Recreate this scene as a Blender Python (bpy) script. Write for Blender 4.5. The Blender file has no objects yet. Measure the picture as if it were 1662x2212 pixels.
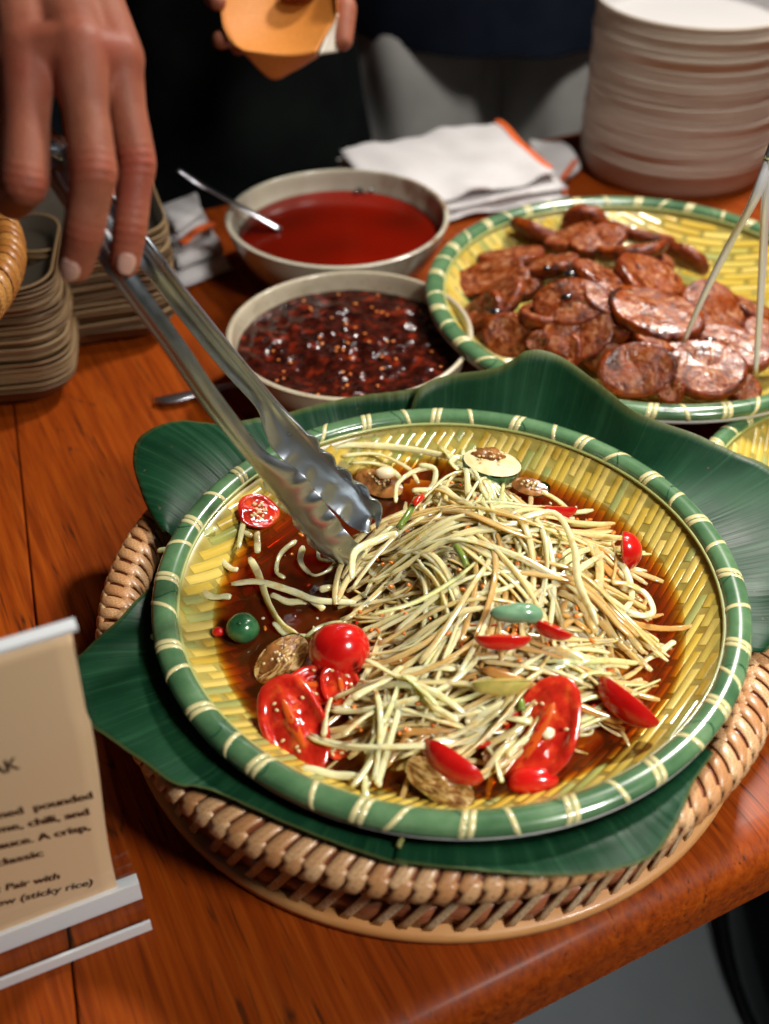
import bpy, bmesh, math, random
import numpy as np
from mathutils import Vector, Matrix
random.seed(7); rng = np.random.default_rng(11)
SC = bpy.context.scene; COL = SC.collection
PI = math.pi
# ------------------------------------------------------------------ camera
FPX = 2400.0; PW, PH = 1662.0, 2212.0; PITCH = math.radians(40.435); CZ = 0.567
cs, sn = math.cos(PITCH), math.sin(PITCH)
cam = bpy.data.cameras.new('camera'); camo = bpy.data.objects.new('camera', cam); COL.objects.link(camo)
camo.location = (0, 0, CZ); camo.rotation_euler = (PI/2 - PITCH, 0, 0)
cam.sensor_fit = 'VERTICAL'; cam.sensor_height = 24; cam.sensor_width = 18; cam.lens = 24*FPX/PH
cam.clip_start = .02; cam.clip_end = 60
cam.dof.use_dof = True; cam.dof.focus_distance = .70; cam.dof.aperture_fstop = 2.8
SC.camera = camo
# ------------------------------------------------------------------ world, lamps, exposure
w = bpy.data.worlds.new('World'); SC.world = w; w.use_nodes = True
w.node_tree.nodes['Background'].inputs[0].default_value = (.42, .55, .60, 1)
w.node_tree.nodes['Background'].inputs[1].default_value = .014
def area(name, loc, target, size, power, col, spread=180):
    l = bpy.data.lights.new(name, 'AREA'); l.spread = math.radians(spread); l.shape = 'DISK'; l.size = size; l.energy = power; l.color = col
    o = bpy.data.objects.new(name, l); COL.objects.link(o); o.location = loc
    o.rotation_euler = (Vector(target) - Vector(loc)).to_track_quat('-Z', 'Y').to_euler(); return o
area('stall_lamp', (.72, 1.50, 1.52), (.33, .68, .05), .20, 7.6, (1, .94, .86), 70)
area('back_fill_lamp', (.52, .72, 1.50), (.26, 1.55, .0), .30, 3.6, (1, .96, .91), 90)  # unseen fill light, aimed back to brighten the grey trousers and bowl stack
area('aisle_lamp', (.80, -.22, 1.12), (.12, .42, .1), .26, 2.1, (1, .95, .89), 54)
SC.view_settings.view_transform = 'Standard'; SC.view_settings.look = 'None'
SC.view_settings.exposure = 0; SC.view_settings.gamma = 1
SC.render.engine = 'CYCLES'
SC.cycles.max_bounces = 8; SC.cycles.transparent_max_bounces = 16; SC.cycles.use_denoising = True
SC.cycles.caustics_reflective = False; SC.cycles.caustics_refractive = False; SC.cycles.sample_clamp_indirect = 4

# ------------------------------------------------------------------ helpers
def ray(px, py):
    a = (px - PW/2)/FPX; b = (PH/2 - py)/FPX
    return np.array([a, cs + b*sn, -sn + b*cs])
def at_z(px, py, z):
    r = ray(px, py); t = (z - CZ)/r[2]; return np.array([r[0]*t, r[1]*t, z])
def at_y(px, py, y):
    r = ray(px, py); t = y/r[1]; return np.array([r[0]*t, y, CZ + r[2]*t])
def at_d(px, py, d):
    r = ray(px, py); return np.array([0, 0, CZ]) + r*d
def nrm(v):
    v = np.asarray(v, float); return v/max(1e-12, np.linalg.norm(v))
def tag(o, label=None, cat=None, group=None, kind=None):
    if label: o['label'] = label
    if cat: o['category'] = cat
    if group: o['group'] = group
    if kind: o['kind'] = kind
    return o
def thing(name, label, cat, loc=(0, 0, 0), rz=0, group=None):
    o = bpy.data.objects.new(name, None); COL.objects.link(o); o.empty_display_size = .02
    o.location = loc; o.rotation_euler = (0, 0, rz); return tag(o, label, cat, group)
def mesh(name, V, F, mat, smooth=True, fix=True):
    me = bpy.data.meshes.new(name); me.from_pydata([tuple(map(float, v)) for v in V], [], [tuple(map(int, f)) for f in F])
    me.update()
    if fix:
        bm = bmesh.new(); bm.from_mesh(me); bmesh.ops.recalc_face_normals(bm, faces=bm.faces); bm.to_mesh(me); bm.free()
    if mat: me.materials.append(mat)
    if smooth: me.polygons.foreach_set('use_smooth', [True]*len(me.polygons))
    return me
def link(name, me, parent=None, loc=None, rot=None):
    o = bpy.data.objects.new(name, me); COL.objects.link(o)
    if parent: o.parent = parent
    if loc is not None: o.location = tuple(map(float, loc))
    if rot is not None: o.rotation_euler = rot
    return o
def obj(name, V, F, mat, parent=None, smooth=True, **k):
    return link(name, mesh(name, V, F, mat, smooth), parent, **k)
class Geo:
    def __init__(s): s.V = []; s.F = []
    def add(s, V, F):
        n = len(s.V); s.V += [tuple(v) for v in V]; s.F += [tuple(i + n for i in f) for f in F]; return s
    def build(s, name, mat, parent=None, smooth=True): return obj(name, s.V, s.F, mat, parent, smooth)
def copy_tree(o, parent=None):
    c = o.copy(); COL.objects.link(c)
    if parent is not None: c.parent = parent
    for ch in o.children: copy_tree(ch, c)
    return c
def lathe(prof, n=96, closed=False):
    V, F = [], []; m = len(prof)
    for i in range(n):
        a = 2*PI*i/n
        for r, z in prof: V.append((r*math.cos(a), r*math.sin(a), z))
    for i in range(n):
        j = (i + 1) % n
        for k in range(m if closed else m - 1):
            k2 = (k + 1) % m
            F.append((i*m + k, j*m + k, j*m + k2, i*m + k2))
    return V, F
def smoothline(pts, n):
    """Catmull-Rom resample of a polyline (points may have any number of components)."""
    p = np.asarray(pts, float); p = np.vstack([2*p[0] - p[1], p, 2*p[-1] - p[-2]]); k = len(p) - 3
    out = []
    for t in np.linspace(0, k, n):
        i = min(int(t), k - 1); u = t - i; a, b, c, d = p[i:i + 4]
        out.append(.5*((2*b) + (-a + c)*u + (2*a - 5*b + 4*c - d)*u*u + (-a + 3*b - 3*c + d)*u**3))
    return np.array(out)
def sweep(path, sec, scale=None, up=(0, 0, 1), closed=False, caps=True, twist=None):
    """sec: list of (side, up) offsets; path Nx3; scale: per point (sx, sy)."""
    p = np.asarray(path, float); n = len(p); m = len(sec); V, F = [], []
    if closed: T = np.roll(p, -1, 0) - np.roll(p, 1, 0)
    else: T = np.gradient(p, axis=0)
    up = np.asarray(up, float)
    for i in range(n):
        t = nrm(T[i]); u0 = up[i] if up.ndim == 2 else up
        s = np.cross(t, u0)
        if np.linalg.norm(s) < 1e-6: s = np.cross(t, (1, 0, .1))
        s = nrm(s); u = np.cross(s, t)
        if twist is not None:
            c, d = math.cos(twist[i]), math.sin(twist[i]); s, u = s*c + u*d, u*c - s*d
        sx, sy = (1, 1) if scale is None else (scale[i] if np.ndim(scale[i]) else (scale[i], scale[i]))
        for a, b in sec: V.append(p[i] + s*a*sx + u*b*sy)
    for i in range(n if closed else n - 1):
        j = (i + 1) % n
        for k in range(m):
            k2 = (k + 1) % m; F.append((i*m + k, i*m + k2, j*m + k2, j*m + k))
    if caps and not closed:
        F.append(tuple(range(m))[::-1]); F.append(tuple((n - 1)*m + k for k in range(m)))
    return V, F
def circ(r, n=10, ry=None):
    ry = r if ry is None else ry
    return [(r*math.cos(2*PI*k/n), ry*math.sin(2*PI*k/n)) for k in range(n)]
def rrect(w, h, b=.25):
    """flat rounded strip cross-section (w x h)"""
    q = min(w, h)*b
    return [(-w/2 + q, -h/2), (w/2 - q, -h/2), (w/2, -h/2 + q), (w/2, h/2 - q), (w/2 - q, h/2), (-w/2 + q, h/2), (-w/2, h/2 - q), (-w/2, -h/2 + q)]
def box(x0, x1, y0, y1, z0, z1):
    return [(x0, y0, z0), (x1, y0, z0), (x1, y1, z0), (x0, y1, z0), (x0, y0, z1), (x1, y0, z1), (x1, y1, z1), (x0, y1, z1)], \
        [(0, 3, 2, 1), (4, 5, 6, 7), (0, 1, 5, 4), (1, 2, 6, 5), (2, 3, 7, 6), (3, 0, 4, 7)]
def vnoise(P, f, seed=0):
    """cheap smooth pseudo noise on Nx3 points, about -1..1"""
    r = np.random.default_rng(seed); P = np.asarray(P, float)*f; out = np.zeros(len(P))
    for k in range(7):
        d = r.normal(size=3); out += np.sin(P @ d*2.2 + r.uniform(0, 6.28))
    return out/3.2
from mathutils import noise as mnoise
def pnoise(P, f, seed=0):
    return np.array([mnoise.noise(Vector((p[0]*f + seed*7.3, p[1]*f - seed*3.1, p[2]*f + seed))) for p in np.asarray(P, float)])
def ball(n=16, m=10, sx=1, sy=1, sz=1):
    V, F = lathe([(max(1e-5, math.cos(t)), math.sin(t)) for t in np.linspace(-PI/2, PI/2, m)], n)
    return np.array(V)*np.array([sx, sy, sz]), F
def frame_m(loc, x, z):
    """4x4 from location, approx x axis and z axis"""
    z = nrm(z); x = np.asarray(x, float); x = nrm(x - z*np.dot(x, z)); y = np.cross(z, x)
    return Matrix(((x[0], y[0], z[0], loc[0]), (x[1], y[1], z[1], loc[1]), (x[2], y[2], z[2], loc[2]), (0, 0, 0, 1)))

# ------------------------------------------------------------------ materials
class MT:
    def __init__(s, name, col=(.5, .5, .5), rough=.5, metal=0, spec=.5, coat=0, coat_r=.05, sss=0, sssr=(.01, .004, .002), sheen=0):
        s.m = bpy.data.materials.new(name); s.m.use_nodes = True; s.t = s.m.node_tree; s.b = s.t.nodes['Principled BSDF']
        s.set('Base Color', (*col, 1)); s.set('Roughness', rough); s.set('Metallic', metal); s.set('Specular IOR Level', spec)
        s.set('Coat Weight', coat); s.set('Coat Roughness', coat_r)
        if sss: s.set('Subsurface Weight', sss); s.set('Subsurface Radius', sssr); s.set('Subsurface Scale', 1.0)
        if sheen: s.set('Sheen Weight', sheen)
    def set(s, k, v): s.b.inputs[k].default_value = v
    def n(s, typ, **kw):
        nd = s.t.nodes.new(typ)
        for k, v in kw.items():
            if k.startswith('i_'):
                key = k[2:]; key = int(key) if key.isdigit() else key.replace('_', ' ')
                if isinstance(v, bpy.types.NodeSocket): s.t.links.new(v, nd.inputs[key])
                else: nd.inputs[key].default_value = v
            else: setattr(nd, k, v)
        return nd
    def l(s, a, b): s.t.links.new(a, b)
    def coords(s, kind='Object', scale=(1, 1, 1), rot=(0, 0, 0), loc=(0, 0, 0)):
        return s.n('ShaderNodeMapping', i_Vector=s.n('ShaderNodeTexCoord').outputs[kind], i_Scale=scale, i_Rotation=rot, i_Location=loc).outputs[0]
    def noise(s, vec, scale=5, detail=4, rough=.55, dist=0):
        return s.n('ShaderNodeTexNoise', i_Vector=vec, i_Scale=scale, i_Detail=detail, i_Roughness=rough, i_Distortion=dist).outputs['Fac']
    def voro(s, vec, scale=5, feature='F1', out='Distance', rnd=1):
        return s.n('ShaderNodeTexVoronoi', feature=feature, i_Vector=vec, i_Scale=scale, i_Randomness=rnd).outputs[out]
    def ramp(s, fac, stops, interp='LINEAR'):
        r = s.n('ShaderNodeValToRGB'); s.l(fac, r.inputs[0]); cr = r.color_ramp; cr.interpolation = interp
        while len(cr.elements) < len(stops): cr.elements.new(.5)
        for e, (p, c) in zip(cr.elements, stops):
            e.position = p; e.color = (*c, 1) if len(c) == 3 else c
        return r.outputs[0]
    def fr(s, fac, a, b, lo=0., hi=1.):
        return s.n('ShaderNodeMapRange', i_Value=fac, i_1=a, i_2=b, i_3=lo, i_4=hi).outputs[0]
    def mix(s, fac, a, b, mode='MIX'):
        nd = s.n('ShaderNodeMix', data_type='RGBA', blend_type=mode)
        for k, v in ((0, fac), (6, a), (7, b)):
            if isinstance(v, bpy.types.NodeSocket): s.l(v, nd.inputs[k])
            else: nd.inputs[k].default_value = v if k == 0 else ((*v, 1) if len(v) == 3 else v)
        return nd.outputs[2]
    def math(s, op, a, b=0.):
        return s.n('ShaderNodeMath', operation=op, i_0=a, i_1=b).outputs[0]
    def color(s, sock): s.l(sock, s.b.inputs['Base Color']); return s
    def rough(s, sock): s.l(sock, s.b.inputs['Roughness']); return s
    def bump(s, h, strength=.3, dist=.001):
        b = s.n('ShaderNodeBump', i_Strength=strength, i_Distance=dist, i_Height=h); s.l(b.outputs[0], s.b.inputs['Normal']); return s
    def rand(s): return s.n('ShaderNodeObjectInfo').outputs['Random']

def mk_wood():
    m = MT('varnished_oak', rough=.45, spec=.12, coat=.03, coat_r=.2)
    v = m.coords('Object')
    big = m.noise(m.coords('Object', (9, 1.1, 9)), 1.6, 3, .5, .6)
    ringv = m.math('FRACT', m.math('MULTIPLY', big, 15.))
    ringd = m.math('SMOOTH_MIN' if False else 'POWER', m.math('ABSOLUTE', m.math('SUBTRACT', ringv, .5)), 1.0)
    fine = m.noise(m.coords('Object', (170, 7, 170)), 1.0, 4, .65)
    pore = m.noise(m.coords('Object', (420, 16, 420)), 1.0, 2, .5)
    base = m.ramp(fine, [(.25, (.14, .020, .0012)), (.5, (.26, .045, .0025)), (.75, (.35, .075, .004))])
    tone = m.ramp(m.noise(m.coords('Object', (5, 1.2, 5)), 1.3, 2), [(.3, (.72, .64, .6)), (.7, (1.1, 1.05, 1))])
    base = m.mix(1.0, base, tone, 'MULTIPLY')
    band = m.fr(ringd, .0, .10, 1, 0)
    pm = m.math('MULTIPLY', m.fr(pore, .47, .58), m.math('ADD', m.math('MULTIPLY', band, .8), .25))
    pm = m.math('MULTIPLY', pm, m.fr(m.noise(m.coords('Object', (60, 5, 60)), 1., 2), .34, .52))
    base = m.mix(m.math('MULTIPLY', pm, .92), base, (.045, .012, .003))
    m.color(base); m.rough(m.fr(fine, .2, .8, .44, .6))
    m.bump(m.math('SUBTRACT', m.math('MULTIPLY', fine, .3), pm), .35, .0006)
    return m.m
M_WOOD = mk_wood()
def mk_wicker(name, a, b, c):
    m = MT(name, rough=.42, coat=.25, coat_r=.2)
    g = m.noise(m.coords('Generated', (3, 3, 3)), 6, 3)
    r = m.ramp(m.rand(), [(0, a), (.45, b), (1, c)])
    m.color(m.mix(m.fr(g, .4, .75), r, tuple(x*.6 for x in a)))
    m.bump(m.noise(m.coords('Object', (700, 700, 700)), 1, 3), .35, .0005); return m.m
M_WICK = mk_wicker('rattan_peel', (.50, .225, .085), (.63, .34, .15), (.75, .49, .26))
M_WICKD = mk_wicker('rattan_core', (.22, .058, .024), (.28, .080, .03), (.36, .12, .05))
M_STAKE = mk_wicker('pale_rattan_stake', (.50, .32, .16), (.62, .45, .26), (.68, .54, .34))
def mk_ring():
    m = MT('bent_bamboo_hoop', rough=.45, coat=.2)
    g = m.noise(m.coords('Object', (14, 14, 300)), 1, 4); m.color(m.ramp(g, [(.3, (.46, .20, .06)), (.7, (.62, .33, .12))])); return m.m
M_RING = mk_ring()
def mk_leaf():
    m = MT('banana_leaf', rough=.48, spec=.18)
    uv = m.n('ShaderNodeTexCoord').outputs['UV']
    st = m.n('ShaderNodeMapping', i_Vector=uv, i_Scale=(150, 1.2, 1)).outputs[0]
    v1 = m.noise(st, 1, 2); st2 = m.n('ShaderNodeMapping', i_Vector=uv, i_Scale=(26, .7, 1)).outputs[0]
    v2 = m.noise(st2, 1, 2); blot = m.noise(m.coords('Object'), 16, 4)
    c = m.ramp(blot, [(.3, (.003, .027, .011)), (.55, (.006, .045, .018)), (.8, (.013, .074, .026))])
    c = m.mix(m.fr(v2, .54, .70, 0, .45), c, (.026, .105, .046)); c = m.mix(m.fr(v1, .56, .72, 0, .42), c, (.032, .115, .045))
    ev = m.n('ShaderNodeSeparateXYZ', i_0=uv).outputs[1]; c = m.mix(m.fr(ev, .965, .995, 0, .85), c, (.085, .10, .03))
    sp = m.noise(m.coords('Object'), 190, 2); c = m.mix(m.fr(sp, .735, .76, 0, .8), c, (.10, .07, .03))
    m.color(c); m.rough(m.fr(blot, .3, .7, .38, .56))
    m.bump(m.math('ADD', m.math('MULTIPLY', v1, .5), m.math('MULTIPLY', v2, 1.)), .45, .0012); return m.m
M_LEAF = mk_leaf()
M_LEAFEDGE = MT('leaf_midrib', (.20, .20, .06), .5).m
def mk_slat():
    m = MT('printed_bamboo_slat', rough=.22, coat=.6, coat_r=.06)
    g = m.noise(m.coords('UV', (2, 40, 1)), 1, 3)
    c = m.ramp(m.rand(), [(0, (.50, .33, .04)), (.35, (.62, .45, .07)), (.6, (.70, .55, .15)), (.80, (.58, .46, .09)), (.88, (.27, .31, .08)), (1, (.36, .38, .13))])
    c = m.mix(m.fr(g, .5, .8, 0, .45), c, (.34, .19, .02)); m.color(c); return m.m
M_SLAT = mk_slat()
def mk_platebody():
    m = MT('plate_weave_ground', rough=.25, coat=.5)
    c = m.ramp(m.noise(m.coords('Object'), 60, 2), [(.35, (.30, .23, .04)), (.65, (.42, .35, .09))]); m.color(c); return m.m
M_PBODY = mk_platebody()
M_PBACK = MT('plate_back', (.55, .55, .53), .35, coat=.3).m
def mk_rim():
    m = MT('green_bamboo_rim', rough=.22, coat=.7, coat_r=.05)
    n = m.noise(m.coords('Object', (30, 30, 30)), 1, 3); f = m.noise(m.coords('Object', (300, 300, 300)), 1, 2)
    c = m.ramp(n, [(.3, (.045, .115, .050)), (.55, (.095, .195, .088)), (.78, (.18, .29, .15))])
    m.color(m.mix(m.fr(f, .5, .75, 0, .3), c, (.03, .12, .05))); return m.m
M_RIM = mk_rim()
M_BIND = MT('cream_binding', (.62, .56, .28), .25, coat=.6).m
M_NODE = MT('bamboo_node', (.012, .07, .03), .3, coat=.4).m
M_CORD = MT('rim_inner_cord', (.36, .40, .14), .28, coat=.5).m
M_STEEL = MT('stainless_steel', (.52, .58, .64), .23, 1)
_n = M_STEEL.noise(M_STEEL.coords('Object', (60, 60, 60)), 1, 4); M_STEEL.rough(M_STEEL.fr(_n, .3, .7, .26, .38))
M_STEEL.bump(M_STEEL.noise(M_STEEL.coords('Object'), 900, 2), .04, .0003); M_STEEL = M_STEEL.m
M_STEEL2 = MT('brushed_spoon_steel', (.50, .51, .56), .28, 1).m
def mk_juice():
    m = MT('fish_sauce_dressing'); t = m.t; t.nodes.remove(m.b)
    out = t.nodes['Material Output']
    h = m.noise(m.coords('Object'), 45, 3)
    bp = m.n('ShaderNodeBump', i_Strength=.18, i_Distance=.002, i_Height=h)
    tr = m.n('ShaderNodeBsdfTransparent'); gl = m.n('ShaderNodeBsdfGlossy', i_Roughness=.04, i_Normal=bp.outputs[0])
    df = m.n('ShaderNodeBsdfDiffuse', i_Color=(.22, .062, .012, 1))
    mx0 = m.n('ShaderNodeMixShader', i_0=.17, i_1=tr.outputs[0], i_2=df.outputs[0])
    fr = m.n('ShaderNodeFresnel', i_IOR=1.36, i_Normal=bp.outputs[0])
    ff = m.math('MULTIPLY', fr.outputs[0], m.math('SUBTRACT', 1., m.n('ShaderNodeNewGeometry').outputs['Backfacing']))
    mx = m.n('ShaderNodeMixShader', i_0=ff, i_1=mx0.outputs[0], i_2=gl.outputs[0])
    va = m.n('ShaderNodeVolumeAbsorption', i_Color=(.89, .66, 0., 1), i_Density=560.)
    m.l(mx.outputs[0], out.inputs['Surface']); m.l(va.outputs[0], out.inputs['Volume']); return m.m
M_JUICE = mk_juice()
def mk_papaya():
    m = MT('papaya_shred', rough=.16, coat=.7, coat_r=.05, sss=.75, sssr=(.007, .0055, .0022))
    g = m.noise(m.coords('Object'), 130, 3); g2 = m.noise(m.coords('Object'), 38, 2)
    r = m.n('ShaderNodeAttribute', attribute_name='tint').outputs['Fac']
    c = m.ramp(r, [(0, (.57, .60, .28)), (.25, (.78, .72, .41)), (.55, (.73, .61, .31)), (.85, (.58, .38, .15)), (1, (.52, .26, .07))])
    c = m.mix(m.fr(g, .55, .75, 0, .65), c, (.56, .25, .055)); c = m.mix(m.fr(g2, .58, .75, 0, .45), c, (.52, .25, .075))
    m.color(c); return m.m
M_PAP = mk_papaya()
def mk_tomato():
    m = MT('tomato_skin', rough=.20, coat=.45, coat_r=.07, sss=.2, sssr=(.008, .001, .0005))
    m.color(m.ramp(m.noise(m.coords('Object'), 60, 2), [(.3, (.46, .004, .004)), (.7, (.60, .012, .008))])); return m.m
M_TSKIN = mk_tomato()
def mk_tflesh():
    m = MT('tomato_flesh', rough=.12, coat=.7, coat_r=.05, sss=.3, sssr=(.006, .0015, .0006))
    m.color(m.ramp(m.noise(m.coords('Object'), 120, 3), [(.3, (.40, .008, .005)), (.55, (.58, .03, .012)), (.75, (.72, .12, .02))]))
    m.bump(m.noise(m.coords('Object'), 260, 3), .5, .0008); return m.m
M_TFLESH = mk_tflesh()
M_TCORE = MT('tomato_core', (.66, .095, .012), .15, coat=.6, sss=.3).m
M_SEED = MT('tomato_seed', (.70, .50, .24), .25, coat=.4, sss=.2).m
M_GARLIC = MT('garlic_bit', (.78, .66, .42), .3, coat=.3, sss=.3).m
M_CHILI = MT('chili_bit', (.55, .02, .006), .15, coat=.6).m
M_CARROTY = MT('chili_orange_bit', (.62, .17, .02), .22, coat=.4).m
def mk_egg(name, stops):
    m = MT(name, rough=.2, coat=.4, coat_r=.08, sss=.1)
    m.color(m.ramp(m.noise(m.coords('Object'), 90, 3), stops)); return m.m
M_EGGSKIN = mk_egg('eggplant_green_skin', [(.3, (.012, .075, .028)), (.7, (.04, .16, .06))])
M_EGGFLESH = mk_egg('eggplant_flesh', [(.3, (.62, .46, .20)), (.6, (.74, .62, .38))])
M_EGGSEED = mk_egg('eggplant_seedbed', [(.35, (.10, .035, .010)), (.6, (.30, .12, .03)), (.75, (.52, .30, .10))])
def mk_soak():
    m = MT('soaked_eggplant_pulp', rough=.2, coat=.5, coat_r=.08)
    a = m.noise(m.coords('Object', (90, 260, 90)), 1, 4, .6, 1.5); m.color(m.ramp(a, [(.34, (.10, .03, .008)), (.46, (.34, .15, .035)), (.56, (.60, .40, .14)), (.7, (.66, .50, .24))])); m.bump(a, .8, .002); return m.m
M_SOAK = mk_soak()
M_EGGYEL = mk_egg('eggplant_yellow_rind', [(.3, (.30, .28, .05)), (.6, (.55, .45, .12)), (.8, (.62, .36, .08))])
M_EGGPALE = mk_egg('eggplant_pale_green', [(.3, (.10, .24, .13)), (.7, (.20, .36, .21))])
M_BEAN = mk_egg('long_bean', [(.3, (.10, .17, .02)), (.7, (.22, .30, .06))])
def mk_bowl():
    m = MT('speckled_stoneware', rough=.25, coat=.4, coat_r=.1)
    a = m.noise(m.coords('Object'), 26, 5); b = m.noise(m.coords('Object'), 220, 2)
    c = m.ramp(a, [(.35, (.42, .36, .25)), (.6, (.52, .46, .34)), (.78, (.34, .24, .13))])
    m.color(m.mix(m.fr(b, .62, .72, 0, .5), c, (.22, .17, .10))); return m.m
M_BOWL = mk_bowl()
M_BOWL2 = MT('splashed_stoneware', (.42, .40, .34), .25, coat=.4, coat_r=.1)
def _b2(m):
    a = m.noise(m.coords('Object'), 26, 5); c = m.ramp(a, [(.35, (.44, .41, .31)), (.7, (.54, .51, .41))])
    sp = m.n('ShaderNodeSeparateXYZ', i_0=m.n('ShaderNodeTexCoord').outputs['Object'])
    st = m.math('MULTIPLY', m.fr(sp.outputs[0], .03, .075), m.fr(m.noise(m.coords('Object', (50, 50, 18)), 1, 4), .42, .6))
    m.color(m.mix(m.math('MULTIPLY', st, .75), c, (.20, .085, .03)))
_b2(M_BOWL2); M_BOWL2 = M_BOWL2.m
def mk_redsauce():
    m = MT('red_chili_sauce', rough=.12, spec=.25, coat=.12, coat_r=.03)
    sp = m.noise(m.coords('Object'), 9, 1); m.color(m.ramp(sp, [(.35, (.085, .004, .001)), (.7, (.18, .005, .001))])); return m.m
M_RED = mk_redsauce()
def mk_paste():
    m = MT('roasted_chili_paste', rough=.15, spec=.28)
    g = m.noise(m.coords('Object'), 95, 4); v = m.voro(m.coords('Object'), 130, out='Color')
    c = m.ramp(g, [(.35, (.009, .002, .0015)), (.55, (.040, .006, .003)), (.70, (.19, .018, .005))])
    m.color(c); m.bump(m.noise(m.coords('Object'), 300, 2), .22, .002); return m.m
M_PASTE = mk_paste()
def mk_saus(name, meat):
    m = MT(name, rough=.25, spec=.35, sss=.05)
    o = m.coords('Object', loc=(0, 0, 0)); r = m.rand()
    ov = m.n('ShaderNodeVectorMath', operation='ADD', i_0=o, i_1=m.n('ShaderNodeCombineXYZ', i_0=r, i_1=m.math('MULTIPLY', r, 7.)).outputs[0]).outputs[0]
    g = m.noise(ov, 170, 4); b = m.noise(ov, 42, 3)
    if meat:
        vc = m.voro(ov, 330, out='Color'); g = m.mix(.45, g, vc); g = m.math('MULTIPLY', g, 1.0)
        c = m.ramp(g, [(.25, (.05, .008, .002)), (.42, (.17, .032, .006)), (.58, (.26, .070, .019)), (.78, (.43, .21, .10))])
        c = m.mix(m.fr(b, .55, .72, 0, .65), c, (.24, .040, .004))
        c = m.mix(m.fr(m.noise(ov, 26, 4), .60, .68, 0, .85), c, (.03, .008, .003))
    else:
        c = m.ramp(g, [(.3, (.035, .006, .002)), (.5, (.16, .024, .003)), (.75, (.32, .065, .006))])
        c = m.mix(m.fr(b, .60, .70, 0, .85), c, (.02, .008, .005))
    m.color(c); m.rough(m.fr(m.noise(ov, 80, 3), .35, .65, .16, .55)); m.bump(m.math('ADD', m.noise(ov, 300, 3), m.noise(ov, 110, 3)), .75, .0013); return m.m
M_MEAT = mk_saus('sausage_cut_face', True); M_CASE = mk_saus('sausage_glazed_casing', False)
M_CHAR = MT('charred_spot', (.012, .010, .014), .2, coat=.6).m
def mk_cloth():
    m = MT('white_terry', rough=.9, sheen=.3); h = m.noise(m.coords('Object'), 520, 3)
    m.color(m.ramp(m.noise(m.coords('Object'), 22, 3), [(.3, (.60, .575, .57)), (.7, (.69, .67, .665))])); m.bump(h, .7, .0015); return m.m
M_CLOTH = mk_cloth(); M_HEM = MT('orange_hem', (.80, .13, .015), .8).m
def mk_paper(name, a, b, sc):
    m = MT(name, rough=.7); g = m.noise(m.coords('Object', (30, 30, sc)), 1, 3)
    c = m.mix(m.fr(m.rand(), 0, 1, 0, .35), m.ramp(g, [(.3, a), (.7, b)]), tuple(x*.8 for x in a)); m.color(c); return m.m
M_BAG = mk_paper('sugarcane_paper', (.50, .425, .335), (.58, .50, .40), 120)
M_BAGIN = MT('bowl_white_lining', (.55, .53, .52), .6).m
def mk_palm():
    m = MT('palm_leaf_wood', rough=.6); g = m.noise(m.coords('Object', (25, 25, 120)), 1, 4)
    c = m.ramp(m.rand(), [(0, (.09, .045, .015)), (.5, (.15, .085, .032)), (1, (.27, .18, .085))])
    m.color(m.mix(m.fr(g, .45, .75, 0, .6), c, (.22, .10, .03))); m.bump(g, .4, .001); return m.m
M_PALM = mk_palm()
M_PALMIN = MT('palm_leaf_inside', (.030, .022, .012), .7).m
def mk_skin():
    m = MT('skin', rough=.52, spec=.32, sss=.15, sssr=(.010, .0035, .0018))
    a = m.noise(m.coords('Object'), 24, 3); b = m.noise(m.coords('Object'), 85, 3)
    c = m.ramp(a, [(.3, (.26, .082, .044)), (.52, (.36, .125, .070)), (.72, (.32, .075, .046))])
    red = m.n('ShaderNodeAttribute', attribute_name='redness').outputs['Fac']
    c = m.mix(m.math('MULTIPLY', red, .85), c, (.36, .065, .035)); c = m.mix(m.fr(b, .50, .75, 0, .45), c, (.24, .062, .036))
    m.color(c); m.bump(m.math('ADD', m.noise(m.coords('Object'), 420, 3), m.math('MULTIPLY', m.voro(m.coords('Object'), 700), .6)), .30, .0008); return m.m
M_SKIN = mk_skin()
M_NAIL = MT('fingernail', (.66, .34, .26), .22, coat=.4, sss=.2).m
def mk_fabric(name, a, b, sc=300, rough=.85, spec=.15):
    m = MT(name, rough=rough, spec=spec); m.color(m.ramp(m.noise(m.coords('Object'), sc*.05, 4), [(.35, a), (.7, b)])); m.bump(m.noise(m.coords('Object'), sc*3, 2), .3, .001); return m.m
M_APRON = mk_fabric('dark_patterned_apron', (.001, .0022, .0025), (.005, .008, .0065))
M_NAVY = mk_fabric('navy_jersey', (.008, .012, .024), (.014, .020, .036))
M_TROUS = mk_fabric('grey_twill', (.58, .56, .52), (.68, .66, .62))
M_KRAFT = MT('orange_kraft', (.68, .24, .035), .62)
_g = M_KRAFT.noise(M_KRAFT.coords('Object'), 500, 2); M_KRAFT.color(M_KRAFT.ramp(_g, [(.3, (.60, .20, .028)), (.7, (.74, .29, .05))])); M_KRAFT = M_KRAFT.m
M_KRAFTW = MT('kraft_white_back', (.72, .68, .58), .5).m
M_CARD = MT('beige_card', (.84, .58, .34), .6).m
M_INK = MT('dark_ink', (.055, .035, .02), .6).m
def mk_acryl():
    m = MT('clear_acrylic', rough=.04); t = m.t; t.nodes.remove(m.b); out = t.nodes['Material Output']
    tr = m.n('ShaderNodeBsdfTransparent', i_Color=(.98, .985, .985, 1)); gl = m.n('ShaderNodeBsdfGlossy', i_Roughness=.05)
    fr = m.n('ShaderNodeFresnel', i_IOR=1.3); ff = m.math('MULTIPLY', fr.outputs[0], m.math('SUBTRACT', 1., m.n('ShaderNodeNewGeometry').outputs['Backfacing'])); mx = m.n('ShaderNodeMixShader', i_0=ff, i_1=tr.outputs[0], i_2=gl.outputs[0])
    m.l(mx.outputs[0], out.inputs['Surface']); return m.m
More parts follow.
